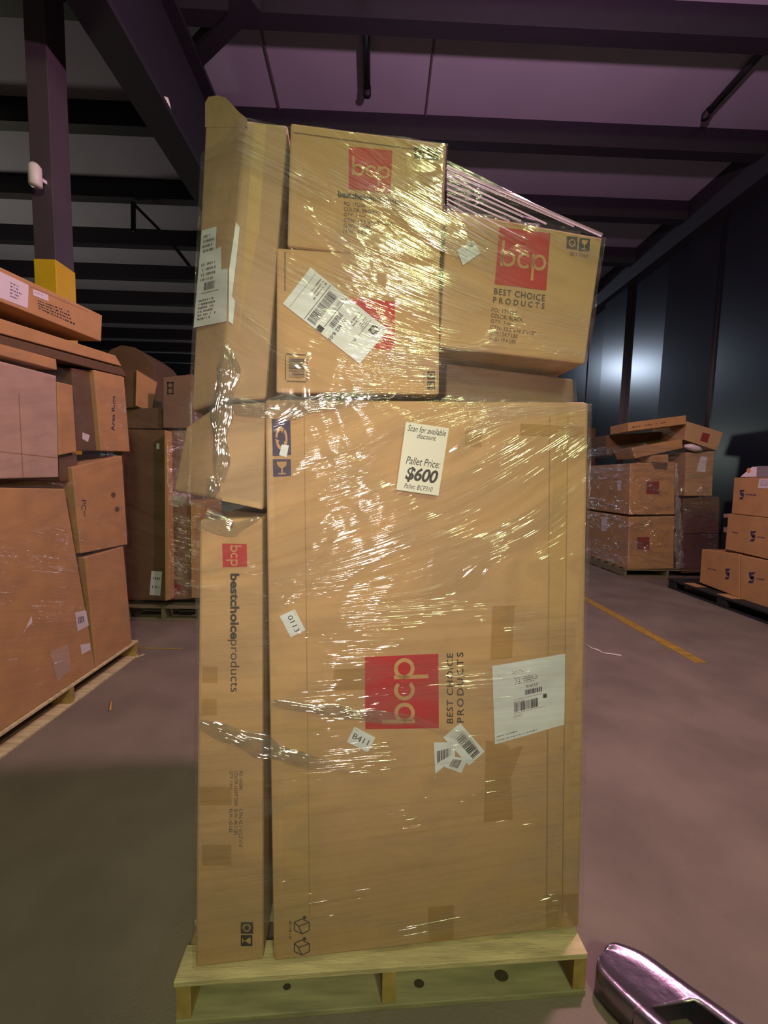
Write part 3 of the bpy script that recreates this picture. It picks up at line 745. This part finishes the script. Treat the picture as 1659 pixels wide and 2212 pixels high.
# price card stuck on the film
OFF = -0.022
class SFace(Face):
    pass
fW = Face([ons(571, 862, -.012), ons(1273, 868, -.012), ons(1253, 2003, -.012), ons(590, 2079, -.012)])
q = [(877, 911), (970, 925), (947, 1071), (856, 1058)]
l = label_sheet(MW, fW, q, mat=plain('price_card', (0.56, 0.57, 0.52, 1), .5), label='white price card printed $600', off=.009, name='price_card', n=4, wave=.0)
mp = lmap(fW, q, .0112)
text(l, 'Scan for available', mp, blackink, (.06, .035, .95, .125), shear=.25, bold=.004); text(l, 'discount', mp, blackink, (.30, .135, .74, .21), shear=.25, bold=.004)
text(l, 'Pallet Price:', mp, blackink, (.13, .49, .93, .60), shear=.25, bold=.004); text(l, '$600', mp, blackink, (.16, .63, .92, .86), shear=.2, bold=.028, spacing=.95)
text(l, 'Pallet: BCP310', mp, blackink, (.17, .885, .84, .955), shear=.25)
# bunched film ropes and folds
def fold(pts, widths, off, n=60, amp=.006, mat=None, label=None, plane=None, parent=None, dist=1.07):
    w = []; L0 = [0]
    P = [ons(x, y, off) if plane is None else plane(x, y) for x, y in pts]
    for a, b in zip(P, P[1:]): L0.append(L0[-1] + (b - a).length)
    vs = []; uv = []; fs = []; m = 10
    for i in range(n + 1):
        s = L0[-1] * i / n; k = max(j for j in range(len(L0)) if L0[j] <= s + 1e-9); k = min(k, len(P) - 2)
        f = (s - L0[k]) / (L0[k + 1] - L0[k]); p = P[k].lerp(P[k + 1], f); d = (P[k + 1] - P[k]).normalized()
        nn = SN.cross(d).normalized(); wd = 1.45 * (widths[k] + (widths[k + 1] - widths[k]) * f) / 860 * dist
        for j in range(m + 1):
            e = (j / m - .5) * 2
            wob = 1 + .6 * mnoise.noise(V((s * 14, e * .5, off * 99)))
            q = p + nn * wd * e * wob - SN * (amp * (0.6 + 0.6 * mnoise.noise(V((s * 60, e * 4, 3))) ) * (1 - e * e))
            vs.append(q); uv.append((s, e * wd))
    for i in range(n):
        for j in range(m): a = i * (m + 1) + j; fs.append((a, a + 1, a + m + 2, a + m + 1))
    me = bpy.data.meshes.new('film_fold'); me.from_pydata([tuple(v) for v in vs], [], fs); me.update()
    ul = me.uv_layers.new(name='wrap')
    for lp in me.loops: ul.data[lp.index].uv = uv[lp.vertex_index]
    o = link('film_fold', me, mat or film_thick, parent or MW, True)
    if label: o['label'] = label
fold([(484, 745), (492, 800), (478, 870), (474, 920), (476, 1000), (474, 1040)], [4, 16, 16, 12, 11, 5], -.014, 80, .008, label='bunched film running down the left corner')
fold([(452, 1030), (458, 1050), (452, 1072)], [4, 9, 5], -.016, 20, .008)
fold([(430, 1566), (500, 1590), (560, 1612), (640, 1640), (760, 1668)], [6, 16, 18, 12, 5], -.014, 90, .006, label='band of bunched film low across the stack')
fold([(590, 1520), (700, 1535), (800, 1548), (900, 1560), (1000, 1590), (1030, 1620)], [5, 10, 10, 9, 6, 3], -.014, 90, .004)
fold([(468, 872), (560, 885), (640, 880), (760, 862), (880, 850)], [8, 15, 16, 9, 4], -.014, 90, .005, label='bunched film over the shoulder of the stack')
fold([(440, 1120), (500, 1145), (560, 1118)], [14, 12, 3], -.012, 40, .006)
# stretched strands from the top carton down to the right one
def strands(pairs):
    for (x0, y0, x1, y1, w) in pairs:
        a, b = ons(x0, y0, -.008), ons(x1, y1, -.008); d = (b - a); n = SN.cross(d).normalized(); vs = []; uv = []; fs = []; N_ = 24; m = 5
        for i in range(N_ + 1):
            for j in range(m + 1):
                e = j / m - .5; wd = w / 860 * 1.07 * (1 - .35 * math.sin(math.pi * i / N_))
                vs.append(a + d * (i / N_) + n * wd * e - SN * (.004 * math.cos(e * math.pi))); uv.append((i / N_ * d.length * .3, e * wd))
        for i in range(N_):
            for j in range(m): q_ = i * (m + 1) + j; fs.append((q_, q_ + 1, q_ + m + 2, q_ + m + 1))
        me = bpy.data.meshes.new('film_strand'); me.from_pydata([tuple(v) for v in vs], [], fs); me.update()
        ul = me.uv_layers.new(name='wrap')
        for lp in me.loops: ul.data[lp.index].uv = uv[lp.vertex_index]
        link('film_strand', me, film_strand, MW, True)
def film_sheet(a0, a1, b0, b1, off, n=26, mat=None):
    vs = []; uv = []; fs = []
    for i in range(n + 1):
        for j in range(n + 1):
            u, v = i / n, j / n
            a = (a0[0] + (a1[0] - a0[0]) * v, a0[1] + (a1[1] - a0[1]) * v); b = (b0[0] + (b1[0] - b0[0]) * v, b0[1] + (b1[1] - b0[1]) * v)
            p = ons(*a, off).lerp(ons(*b, off), u); p = p + SN * (.004 * mnoise.noise(V((u * 2, v * 16, 1))))
            vs.append(p); uv.append((u * .4, v * .25))
    for i in range(n):
        for j in range(n): q_ = i * (n + 1) + j; fs.append((q_, q_ + 1, q_ + n + 2, q_ + n + 1))
    me = bpy.data.meshes.new('film_web'); me.from_pydata([tuple(v) for v in vs], [], fs); me.update()
    ul = me.uv_layers.new(name='wrap')
    for lp in me.loops: ul.data[lp.index].uv = uv[lp.vertex_index]
    link('film_web', me, mat or film, MW, True)
film_sheet((965, 345), (965, 470), (1301, 511), (1000, 458), -.010)
film_strand = film_material('stretched_strand_film', along=2, across=300, amp=1.2, gloss=.30, haze=.42, rough=.2, through=True)
strands([(965, 360, 1300, 508, 9), (965, 372, 1240, 488, 5), (965, 395, 1130, 468, 4), (965, 408, 1125, 478, 3), (965, 420, 1100, 478, 3),
         (965, 440, 1090, 512, 4), (965, 455, 1080, 520, 5), (965, 470, 1060, 530, 3), (965, 492, 1050, 545, 4), (962, 510, 1030, 552, 3), (960, 530, 1010, 556, 3), (965, 382, 1180, 484, 3), (965, 430, 1140, 520, 2)])

# ------------------------------------------------------------------ left near stack (side face x = -2)
XL = -2.0
LB_ = V((-1.0, 0, 0))
def lx(*pts, x=XL): return [onx(px, py, x) for px, py in pts]
LG = 'cartons of the pink-lit stack on the left'
LH = []
def lcart(label, quad, mat, depth=.5, name='carton', amp=.002, x=XL, group=LG, cat='carton', cuts=7, floor=None):
    qd = lx(*quad, x=x)
    if floor: qd[2].z = qd[3].z = floor
    t, f, c = rows(name, label, cat, qd, V((-depth, 0, 0)), mat, group, amp=amp, cuts=cuts); LH.append(c); return t, f
pl = pallet(V((-1.985, 1.86, 0)), V((0, 1, 0)), 1.47, 1.0, 'wooden pallet under the pink-lit stack on the left', h=.14)
t, f = lcart('large reddish carton low at the front of the left stack', [(-60, 1052), (140, 1056), (205, 1402), (-60, 1668)], kraft_red, .9, amp=.004, floor=.142)
q = [(162, 1323), (186, 1318), (192, 1351), (168, 1364)]; l = sheet(t, 'paper_label', f, q, pinkpaper, .004, 3); barcode(l, quadmap(f, q, .006), blueink, (.15, .3, .7, .65), 8)
q = [(173, 1393), (194, 1389), (196, 1403), (177, 1414)]; sheet(t, 'paper_label', f, q, pinkpaper, .004, 3)
q = [(108, 1409), (147, 1391), (154, 1446), (124, 1473)]; sheet(t, 'clear_pouch', f, q, kraft_pale, .004, 3)
strip(t, f, [(50, 1370), (68, 1330), (70, 1345), (52, 1362)], whitepl)
t, f = lcart('reddish carton low at the far corner of the left stack', [(184, 1204), (267, 1180), (285, 1372), (206, 1400)], kraft_red, .55, floor=.142)
t, f = lcart('carton with two round marks high on its face above the far lower carton', [(156, 1010), (264, 984), (276, 1176), (175, 1196)], kraft_red, .5)
text(t, 'PC', quadmap(f, [(186, 1080), (186, 1102), (176, 1102), (176, 1080)], .004), blueink); scribble(t, quadmap(f, [(186, 1104), (186, 1122), (178, 1122), (178, 1104)], .004), faintink, (0, 0, 1, 1), 1)
for (x, y) in ((245, 1069), (253, 1100)):
    c_ = f.px(x, y, .004); poly2d(t, 'round_mark', [[(.5 + .5 * math.cos(k * .5), .5 + .5 * math.sin(k * .5)) for k in range(12)]], quadmap(f, [(x - 5, y - 6), (x + 5, y - 6), (x + 5, y + 6), (x - 5, y + 6)], .004), faintink)
t, f = lcart('orange-lit carton printed Area Rugs at the far upper corner', [(203, 799), (268, 814), (281, 976), (219, 974)], kraft_red, .5)
text(t, 'Area Rugs', quadmap(f, [(240, 931), (242, 855), (251, 855), (250, 931)], .004), blueink, bold=.02)
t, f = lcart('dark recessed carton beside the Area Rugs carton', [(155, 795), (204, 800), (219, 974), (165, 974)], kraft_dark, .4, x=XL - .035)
sheet(t, 'paper_label', f, [(178, 934), (194, 940), (190, 955), (178, 948)], pinkpaper, .004, 3)
t, f = lcart('slim orange carton standing beside the wide pale carton', [(124, 824), (157, 832), (166, 976), (128, 984)], kraft_red, .4)
t, f = lcart('wide pale pink-lit carton on the upper left stack', [(-60, 764), (122, 812), (127, 1031), (-60, 1036)], kraft_pale, .8)
poly2d(t, 'crease', [rectp(0, 0, 1, 1)], quadmap(f, [(40, 850), (42, 850), (51, 1032), (49, 1032)], .003), creasem)
poly2d(t, 'crease', [rectp(0, 0, 1, 1)], quadmap(f, [(-60, 968), (125, 988), (125, 990), (-60, 970)], .003), creasem)
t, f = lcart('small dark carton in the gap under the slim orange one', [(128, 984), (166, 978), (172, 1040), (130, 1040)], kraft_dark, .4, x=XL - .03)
t, f = lcart('thin brown carton slab under the long top cartons', [(-60, 722), (122, 776), (124, 800), (-60, 752)], kraft_red, .8)
t, f = lcart('long flat carton with a rounded end, second from the top', [(-60, 668), (250, 768), (264, 792), (-60, 704)], kraft_red, .7, name='flat_carton', group=LG)
t, f = lcart('dark flat carton slab sagging beneath the top two', [(-60, 707), (264, 795), (275, 815), (-60, 730)], kraft_dark, .7, name='flat_carton')
t, f = lcart('topmost long flat carton with pale labels and rows of print', [(-60, 548), (221, 681), (219, 738), (-60, 628)], kraft_red, .55, name='flat_carton')
poly2d(t, 'crease', [rectp(0, 0, 1, 1)], quadmap(f, [(-60, 563), (190, 672), (190, 673.5), (-60, 565)], .003), creasem)
q = [(-30, 572), (62, 616), (60, 666), (-30, 632)]; l = sheet(t, 'paper_label', f, q, pinkpaper, .004, 3); scribble(l, quadmap(f, q, .006), blueink, (.55, .2, .85, .85), 5)
q = [(71, 624), (104, 637), (105, 651), (72, 638)]; l = sheet(t, 'paper_label', f, q, pinkpaper, .004, 3); scribble(l, quadmap(f, q, .006), blueink, (.1, .3, .9, .55), 1)
mp = quadmap(f, [(82, 648), (194, 688), (191, 716), (84, 668)], .004)
scribble(t, mp, blackink, (0, -.05, 1, 1.05), 4, seed=31, dens=.95)
def vleft(p, t): return (p.y, p.z + .32 * (p.y - 2.6) * (1 if p.z < 1.2 else -.8))
wrap('stretch_wrap', 'clear stretch film round the pink-lit stack on the left', LH[:-1], 0.13, 2.20, (-2.45, 2.6), 0.010, vleft, film_thin, ntheta=260, nz=120, smooth=4, jag=.02)

# ------------------------------------------------------------------ stack behind on the left (front face y = 4.2)
YB = 4.22
def ly(*pts, y=YB): return [ony(px, py, y) for px, py in pts]
a = onz(290, 1330); b = onz(424, 1343)
a = ony(282, 1332, YB - .03); 
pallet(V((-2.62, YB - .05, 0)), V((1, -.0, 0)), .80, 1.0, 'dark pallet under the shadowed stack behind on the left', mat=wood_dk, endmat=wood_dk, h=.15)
BG = 'cartons of the shadowed stack behind on the left'
BH = []
def bcart(label, quad, mat, depth=.6, y=YB, name='carton', cuts=6):
    t, f, c = rows(name, label, 'carton', ly(*quad, y=y), V((0, depth, 0)), mat, BG, cuts=cuts); BH.append(c); return t, f
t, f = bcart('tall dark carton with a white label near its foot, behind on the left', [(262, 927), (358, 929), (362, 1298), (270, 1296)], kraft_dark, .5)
q = [(327, 1233), (350, 1235), (346, 1287), (323, 1285)]; l = sheet(t, 'paper_label', f, q, paper, .004, 3); barcode(l, quadmap(f, q, .006), blackink, (.2, .25, .9, .35), 8); barcode(l, quadmap(f, q, .006), blackink, (.2, .6, .9, .7), 8, seed=5)
sheet(t, 'paper_label', f, [(338, 958), (344, 958), (344, 970), (338, 970)], paper, .004, 2)
t, f = bcart('thin pale board standing beside the tall dark carton', [(355, 929), (361, 932), (367, 1296), (357, 1298)], kraft_red, .1, y=YB - .10, name='cardboard_sheet')
t, f = bcart('tall brown carton printed BEST CHOICE PRODUCTS down its side', [(362, 930), (409, 930), (412, 1294), (366, 1296)], kraft_shaded_brown, .5, y=YB + .04)
text(t, 'BEST CHOICE PRODUCTS', quadmap(f, [(374, 1262), (374, 1094), (383, 1094), (383, 1262)], .004), faintink, bold=.02)
poly2d(t, 'red_logo_square', [rectp(0, 0, 1, 1)], quadmap(f, [(374, 1263), (389, 1263), (389, 1284), (374, 1284)], .004), redink_faded)
t, f = bcart('reddish carton edge just left of the tall central stack', [(411, 1080), (440, 1085), (440, 1292), (413, 1292)], kraft_red, .5, y=YB)
t, f = bcart('brown carton printed with a dark block, on top behind', [(352, 815), (415, 808), (415, 925), (352, 924)], kraft_shaded_brown, .5, y=YB + .03)
poly2d(t, 'printed_block', [rectp(0, 0, 1, .12), rectp(0, .88, 1, 1), rectp(0, 0, .2, 1), rectp(.8, 0, 1, 1), rectp(.2, .42, .8, .56)], quadmap(f, [(361, 825), (375, 825), (375, 852), (361, 852)], .004), blackink)
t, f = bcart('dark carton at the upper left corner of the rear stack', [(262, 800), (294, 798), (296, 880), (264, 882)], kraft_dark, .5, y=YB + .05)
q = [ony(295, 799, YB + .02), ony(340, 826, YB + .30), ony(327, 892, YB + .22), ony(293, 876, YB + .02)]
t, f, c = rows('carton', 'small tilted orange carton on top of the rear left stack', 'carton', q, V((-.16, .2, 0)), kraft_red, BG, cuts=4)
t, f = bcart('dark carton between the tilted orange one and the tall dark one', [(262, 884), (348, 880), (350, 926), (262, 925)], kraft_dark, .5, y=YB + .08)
wrap('stretch_wrap', 'stretch film round the shadowed stack behind on the left', BH, .15, 2.4, (-2.2, 4.5), .01, lambda p, t: (p.x + p.y, p.z + .3 * p.x), film_thin, ntheta=90, nz=50, smooth=2)
# humped load behind
pts = [(225, 772), (240, 755), (262, 746), (290, 750), (310, 765), (330, 790), (330, 830), (225, 830)]
vs = [ony(x, y, 5.0) for x, y in pts]; vs += [v + V((0, .7, 0)) for v in vs]; n = len(pts)
t = empty('covered_load', vs[6], 'dark humped bundle standing behind the left stacks', 'bundle')
o = mesh('cover', [v for v in vs], [tuple(range(n)), tuple(range(n, 2 * n))[::-1]] + [(i, (i + 1) % n, n + (i + 1) % n, n + i) for i in range(n)], kraft_dark, t)
b = vs[6].copy(); lo = min(vs[7].x, vs[6].x); boxm('base_carton', (lo, 5.0, .14), (lo + .62, 5.7, vs[7].z), kraft_dark, t, .01)
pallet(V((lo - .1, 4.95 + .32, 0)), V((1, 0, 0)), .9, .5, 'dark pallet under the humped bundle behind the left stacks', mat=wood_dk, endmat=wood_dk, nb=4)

# ------------------------------------------------------------------ far stack on the right (front face y = 6.55)
YR = 6.55
def ry(*pts, y=YR): return [ony(px, py, y) for px, py in pts]
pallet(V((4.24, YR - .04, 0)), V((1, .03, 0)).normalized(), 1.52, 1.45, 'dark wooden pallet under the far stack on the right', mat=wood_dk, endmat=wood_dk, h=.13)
RG = 'cartons of the far wrapped stack on the right'; RH = []
def rcart(label, quad, mat, depth=.6, y=YR, name='carton', cuts=6, hx=True):
    t, f, c = rows(name, label, 'carton', ry(*quad, y=y), V((0.0, depth, 0)), mat, RG, cuts=cuts)
    if hx: RH.append(c)
    return t, f
kr = kraft_red
t, f = rcart('upper orange carton with a red logo, front left of the far right stack', [(1361, 1001), (1458, 997), (1457, 1111), (1359, 1112)], kr, 1.35)
t_r1, c_r1 = t, RH[-1]
bcp_logo(t, f, [(1397, 1040), (1424, 1040), (1424, 1068), (1396, 1067)], .004, redink_faded, faintink)
poly2d(t, 'dark_patch', [rectp(0, 0, 1, 1)], quadmap(f, [(1408, 999), (1443, 999), (1440, 1015), (1414, 1013)], .004), faintink)
t, f = rcart('lower orange carton with a red logo, at the foot of the far right stack', [(1359, 1117), (1457, 1115), (1455, 1228), (1355, 1230)], kr, 1.35)
t_r2, c_r2 = t, RH[-1]
bcp_logo(t, f, [(1376, 1160), (1403, 1160), (1403, 1187), (1376, 1187)], .004, redink_faded, faintink)
t, f = rcart('brown carton with a pale pink label, upper right of the far stack', [(1482, 977), (1543, 976), (1538, 1071), (1479, 1071)], kraft, .9)
sheet(t, 'paper_label', f, [(1514, 985), (1528, 987), (1523, 1020), (1504, 1018)], pinkpaper, .006, 3)
t, f = rcart('shaded brown carton, middle right of the far stack', [(1476, 1077), (1555, 1074), (1553, 1152), (1475, 1153)], kraft_dark, .9)
t, f = rcart('shaded brown carton, bottom right of the far stack', [(1475, 1155), (1553, 1154), (1552, 1236), (1473, 1238)], kraft_dark, .9)
t, f = rcart('tilted flat carton with a faint red logo at the top of the far right stack', [(1484, 910), (1562, 934), (1549, 974), (1478, 950)], kraft, .8)
poly2d(t, 'red_logo_square', [rectp(0, 0, 1, 1)], quadmap(f, [(1518, 934), (1534, 938), (1528, 957), (1512, 952)], .004), redink_faded)
t, f = rcart('long thin printed carton slanting on top of the far right stack', [(1357, 913), (1482, 897), (1482, 916), (1357, 932)], kr, .5, y=YR - .03, name='flat_carton')
scribble(t, quadmap(f, [(1366, 920), (1478, 904), (1478, 910), (1366, 927)], .004), faintink, (0, 0, 1, 1), 1)
t, f = rcart('second thin carton slanting just below the top one, far right stack', [(1364, 968), (1474, 948), (1475, 968), (1372, 990)], kr, .5, y=YR - .03, name='flat_carton')
t, f = rcart('small orange carton tucked under the slanting thin cartons', [(1406, 984), (1444, 981), (1444, 998), (1404, 998)], kr, .4)
t, f = rcart('dark carton filling behind the slanting thin cartons', [(1310, 940), (1462, 930), (1470, 972), (1310, 985)], kraft_dark, .8, y=YR + .56)
# bag
p = ry((1493, 968))[0] + V((0, -.04, 0))
vs = []; fs = []; 
bm = bmesh.new(); bmesh.ops.create_icosphere(bm, subdivisions=3, radius=1)
for v in bm.verts: v.co = V((v.co.x * .14, v.co.y * .08, v.co.z * .055 + .03 * -v.co.x)) * (1 + .18 * mnoise.noise(v.co * 2.5)) + p
me = bpy.data.meshes.new('plastic_bag'); bm.to_mesh(me); bm.free()
o = link('plastic_bag', me, whitebag, None, True); setp(o, 'crumpled white plastic bag stuffed into the far right stack', 'bag')
fl = Face([c_r1[4], c_r1[0], c_r1[3], c_r1[7]])
sheet(t_r1, 'paper_label', fl, [(1334, 1037), (1342, 1037), (1342, 1060), (1334, 1060)], pinkpaper, .004, 2)
fl = Face([c_r2[4], c_r2[0], c_r2[3], c_r2[7]])
sheet(t_r2, 'paper_label', fl, [(1300, 1119), (1312, 1119), (1311, 1147), (1299, 1147)], pinkpaper, .004, 2)
def vr(p, t): return (p.x + p.y, p.z + .25 * (p.x + p.y - 8) * math.sin(p.z * 3))
RWR = wrap('stretch_wrap', 'glossy stretch film round the far stack on the right', RH, .12, 2.22, (4.95, 7.1), .012, vr, film_material('far_stretch_film', along=2, across=50, amp=5.0, gloss=.25, haze=.05, rough=.15), ntheta=220, nz=100, smooth=3, jag=.03)
fold([(1461, 1000), (1462, 1060), (1465, 1110), (1465, 1170), (1468, 1228)], [2, 3, 5, 7, 7], 0, 50, .01, plane=lambda x, y: ony(x, y, YR - .03), parent=RWR, dist=6.5, mat=film_material('bunched_far_film', along=2, across=60, amp=4, gloss=.3, haze=.25, rough=.2))
# stack glimpsed beside it
q = [ony(1262, 925, 9.2), ony(1287, 925, 9.2), ony(1284, 1192, 9.2), ony(1262, 1192, 9.2)]
t, f, c = rows('carton', 'dim carton stack edge between the central stack and the far right stack', 'carton', q, V((-.3, .8, 0)), kraft_dark, None, cuts=4)
for k, (y0, y1) in enumerate(((1043, 1062), (1125, 1150), (1168, 1188))): strip(t, f, [(1272, y0), (1283, y0), (1282, y1), (1271, y1)], pinkpaper)

# ------------------------------------------------------------------ near right stack on a black pallet (face x = 4.65)
XR = 4.66
a, b = onz(1472, 1272), onz(1657, 1350)
t = empty('plastic_pallet', (4.6, 5.0, 0), 'black plastic pallet carrying the cartons with blue logos', 'pallet')
boxm('deck', (4.50, 4.0, .115), (5.75, 5.88, .15), blkplastic, t, .01)
for y in (4.0, 4.86, 5.72):
    for x in (4.51, 5.05, 5.6): boxm('foot', (x, y, .018), (x + .14, y + .15, .115), blkplastic, t, .01)
for x in (4.51, 5.05, 5.6): boxm('runner', (x, 4.0, 0), (x + .14, 5.87, .018), blkplastic, t, .004)
for (x, y) in ((4.56, 5.35), (4.56, 4.80)):
    o = boxm('wooden_slat', (4.51, y, .151), (4.66, y + .22, .154), kraft_red, t)
NG = 'cartons with blue logos on the right'
def ncart(label, quad, depth=.6, x=XR, mat=kraft_red, cuts=5):
    qd = lx(*quad, x=x); t, f, c = rows('carton', label, 'carton', qd, V((depth, 0, 0)), mat, NG, cuts=cuts); return t, f
def slogo(t, f, x0, y0, x1, y1):
    P = [[(.15, 0), (1, 0), (.75, .22), (.4, .22)], [(.15, 0), (.4, .22), (.85, .55), (.8, .75), (.2, .45)], [(.8, .72), (.65, 1), (0, .98), (.25, .76)], [(.3, .5), (.75, .3), (.85, .45), (.4, .7)]]
    poly2d(t, 'blue_logo', P, quadmap(f, [(x0, y0), (x1, y0), (x1, y1), (x0, y1)], .005), blueink)
t, f = ncart('low carton with a blue logo, left end of the row on the black pallet', [(1516, 1186), (1597, 1197), (1598, 1292), (1511, 1258)])
slogo(t, f, 1565, 1228, 1578, 1252); scribble(t, quadmap(f, [(1529, 1226), (1561, 1232), (1561, 1238), (1529, 1231)], .005), blueink, (0, 0, 1, 1), 1, dens=1)
t, f = ncart('low near carton with a blue logo, bottom row on the black pallet', [(1599, 1199), (1710, 1222), (1712, 1336), (1600, 1293)])
slogo(t, f, 1615, 1236, 1632, 1260); scribble(t, quadmap(f, [(1634, 1247), (1662, 1251), (1662, 1258), (1634, 1254)], .005), blueink, (0, 0, 1, 1), 1, dens=1)
t, f = ncart('middle carton with a blue logo, between the bottom row and the top carton', [(1573, 1110), (1700, 1124), (1702, 1218), (1566, 1186)], x=XR + .02)
slogo(t, f, 1619, 1147, 1634, 1170); scribble(t, quadmap(f, [(1636, 1157), (1662, 1160), (1662, 1167), (1636, 1164)], .005), blueink, (0, 0, 1, 1), 1, dens=1); scribble(t, quadmap(f, [(1582, 1147), (1602, 1150), (1602, 1156), (1582, 1153)], .005), blueink, (0, 0, 1, 1), 1, dens=1)
t, f = ncart('top carton with a blue logo and a pale label, on the near right stack', [(1586, 1032), (1700, 1030), (1702, 1123), (1580, 1109)], x=XR + .04)
slogo(t, f, 1596, 1058, 1609, 1079); scribble(t, quadmap(f, [(1611, 1065), (1650, 1068), (1650, 1075), (1611, 1072)], .005), blueink, (0, 0, 1, 1), 1, dens=1)
q = [(1640, 1034), (1670, 1034), (1670, 1055), (1637, 1054)]; l = sheet(t, 'paper_label', f, q, pinkpaper, .005, 3); scribble(l, quadmap(f, q, .0065), blueink, (.15, .15, .9, .8), 3)
qd = lx((1608, 1008), (1700, 1006), (1700, 1030), (1599, 1030), x=XR + .06); qd[0].x += .10; qd[1].x += .10
t, f, c = rows('small_box', 'small white box with an orange round picture on the top right carton', 'box', qd, V((.25, 0, 0)), pinkpaper, None, cuts=3, bevel=.003)
poly2d(t, 'orange_picture', [[(.5 + .5 * math.cos(k * .5), .5 + .5 * math.sin(k * .5)) for k in range(12)]], quadmap(f, [(1613, 1011), (1622, 1011), (1622, 1022), (1612, 1022)], .004), plain('orange_print', (.6, .25, .12, 1), .6))
poly2d(t, 'grey_panel', [rectp(0, 0, 1, 1)], quadmap(f, [(1635, 1007), (1690, 1006), (1690, 1030), (1634, 1030)], .004), plain('grey_print', (.2, .18, .2, 1), .6))
# carton glimpsed in the gap between the right stacks
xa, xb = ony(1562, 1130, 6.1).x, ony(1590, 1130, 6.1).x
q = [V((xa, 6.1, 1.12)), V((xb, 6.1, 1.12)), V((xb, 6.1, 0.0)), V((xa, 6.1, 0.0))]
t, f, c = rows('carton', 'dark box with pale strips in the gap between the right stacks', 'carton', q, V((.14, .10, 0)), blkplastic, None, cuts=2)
for (y0, y1) in ((1110, 1118), (1139, 1150)): strip(t, f, [(1563, y0), (1587, y0 - 1), (1587, y1), (1563, y1)], kraft_pale)

# ------------------------------------------------------------------ pallet jack fork, bottom right
zf = .095
Lp = [onz(x, y, zf) for x, y in ((1302, 2058), (1292, 2078), (1299, 2100), (1333, 2139), (1370, 2174), (1408, 2210))]
Rp = [onz(x, y, zf) for x, y in ((1306, 2050), (1325, 2038), (1352, 2042), (1399, 2062), (1481, 2121), (1610, 2212))]
dirn = ((Rp[5] - Rp[4]).normalized() + (Lp[5] - Lp[4]).normalized()).normalized()
for k in (.3, .75): Lp.append(Lp[5] + dirn * k); Rp.append(Rp[5] + dirn * k)
t = empty('pallet_jack_fork', (Lp[5] + Rp[5]) / 2 - V((0, 0, zf)), 'worn shiny steel pallet jack fork pointing at the pallet from the right', 'pallet jack')
prof = [(-.02, -.075), (-.012, -.03), (.0, -.006), (.05, .0), (.12, -.001), (.2, -.006), (.35, -.007), (.5, -.007), (.65, -.007), (.8, -.006), (.88, -.001), (.95, .0), (1.0, -.006), (1.012, -.03), (1.02, -.075)]
def cat(P, k):
    n = len(P) - 1; i = min(int(k), n - 1); f = k - i
    p0 = P[max(i - 1, 0)]; p1 = P[i]; p2 = P[i + 1]; p3 = P[min(i + 2, n)]
    return .5 * ((2 * p1) + (p2 - p0) * f + (2 * p0 - 5 * p1 + 4 * p2 - p3) * f * f + (3 * p1 - p0 - 3 * p2 + p3) * f ** 3)
vs = []; fs = []; st = 42; m = len(prof); hole = []
for i in range(st + 1):
    k = 7.0 * i / st; a, b = cat(Lp, k), cat(Rp, k)
    for u, dz in prof:
        p = a.lerp(b, u); e = min(1, i / 3.0 + .15); vs.append(V((p.x, p.y, zf + dz * (1 if dz < -.02 else e) - (.02 * (1 - min(1, i / 5)) ** 2))))
for i in range(st):
    for j in range(m - 1):
        if 27 <= i <= 33 and 5 <= j <= 8: continue
        fs.append((i * m + j, i * m + j + 1, (i + 1) * m + j + 1, (i + 1) * m + j))
fs.append(tuple(range(m)))
o = mesh('fork_blade', vs, fs, forkm, t, True); s = o.modifiers.new('thickness', 'SOLIDIFY'); s.thickness = .004
hp = [vs[27 * m + 5], vs[27 * m + 9], vs[34 * m + 9], vs[34 * m + 5]]
vv = [p.copy() for p in hp] + [p + V((0, 0, -.05)) for p in hp]
mesh('roller_opening', vv, [(0, 1, 5, 4), (1, 2, 6, 5), (2, 3, 7, 6), (3, 0, 4, 7)], forkblk, t)
c0 = sum(hp, V()) / 4 - V((0, 0, .045)); ax = (hp[1] - hp[0]).normalized() * .035
tube('load_roller', [c0 - ax, c0 + ax], .032, forkblk, t, 20)
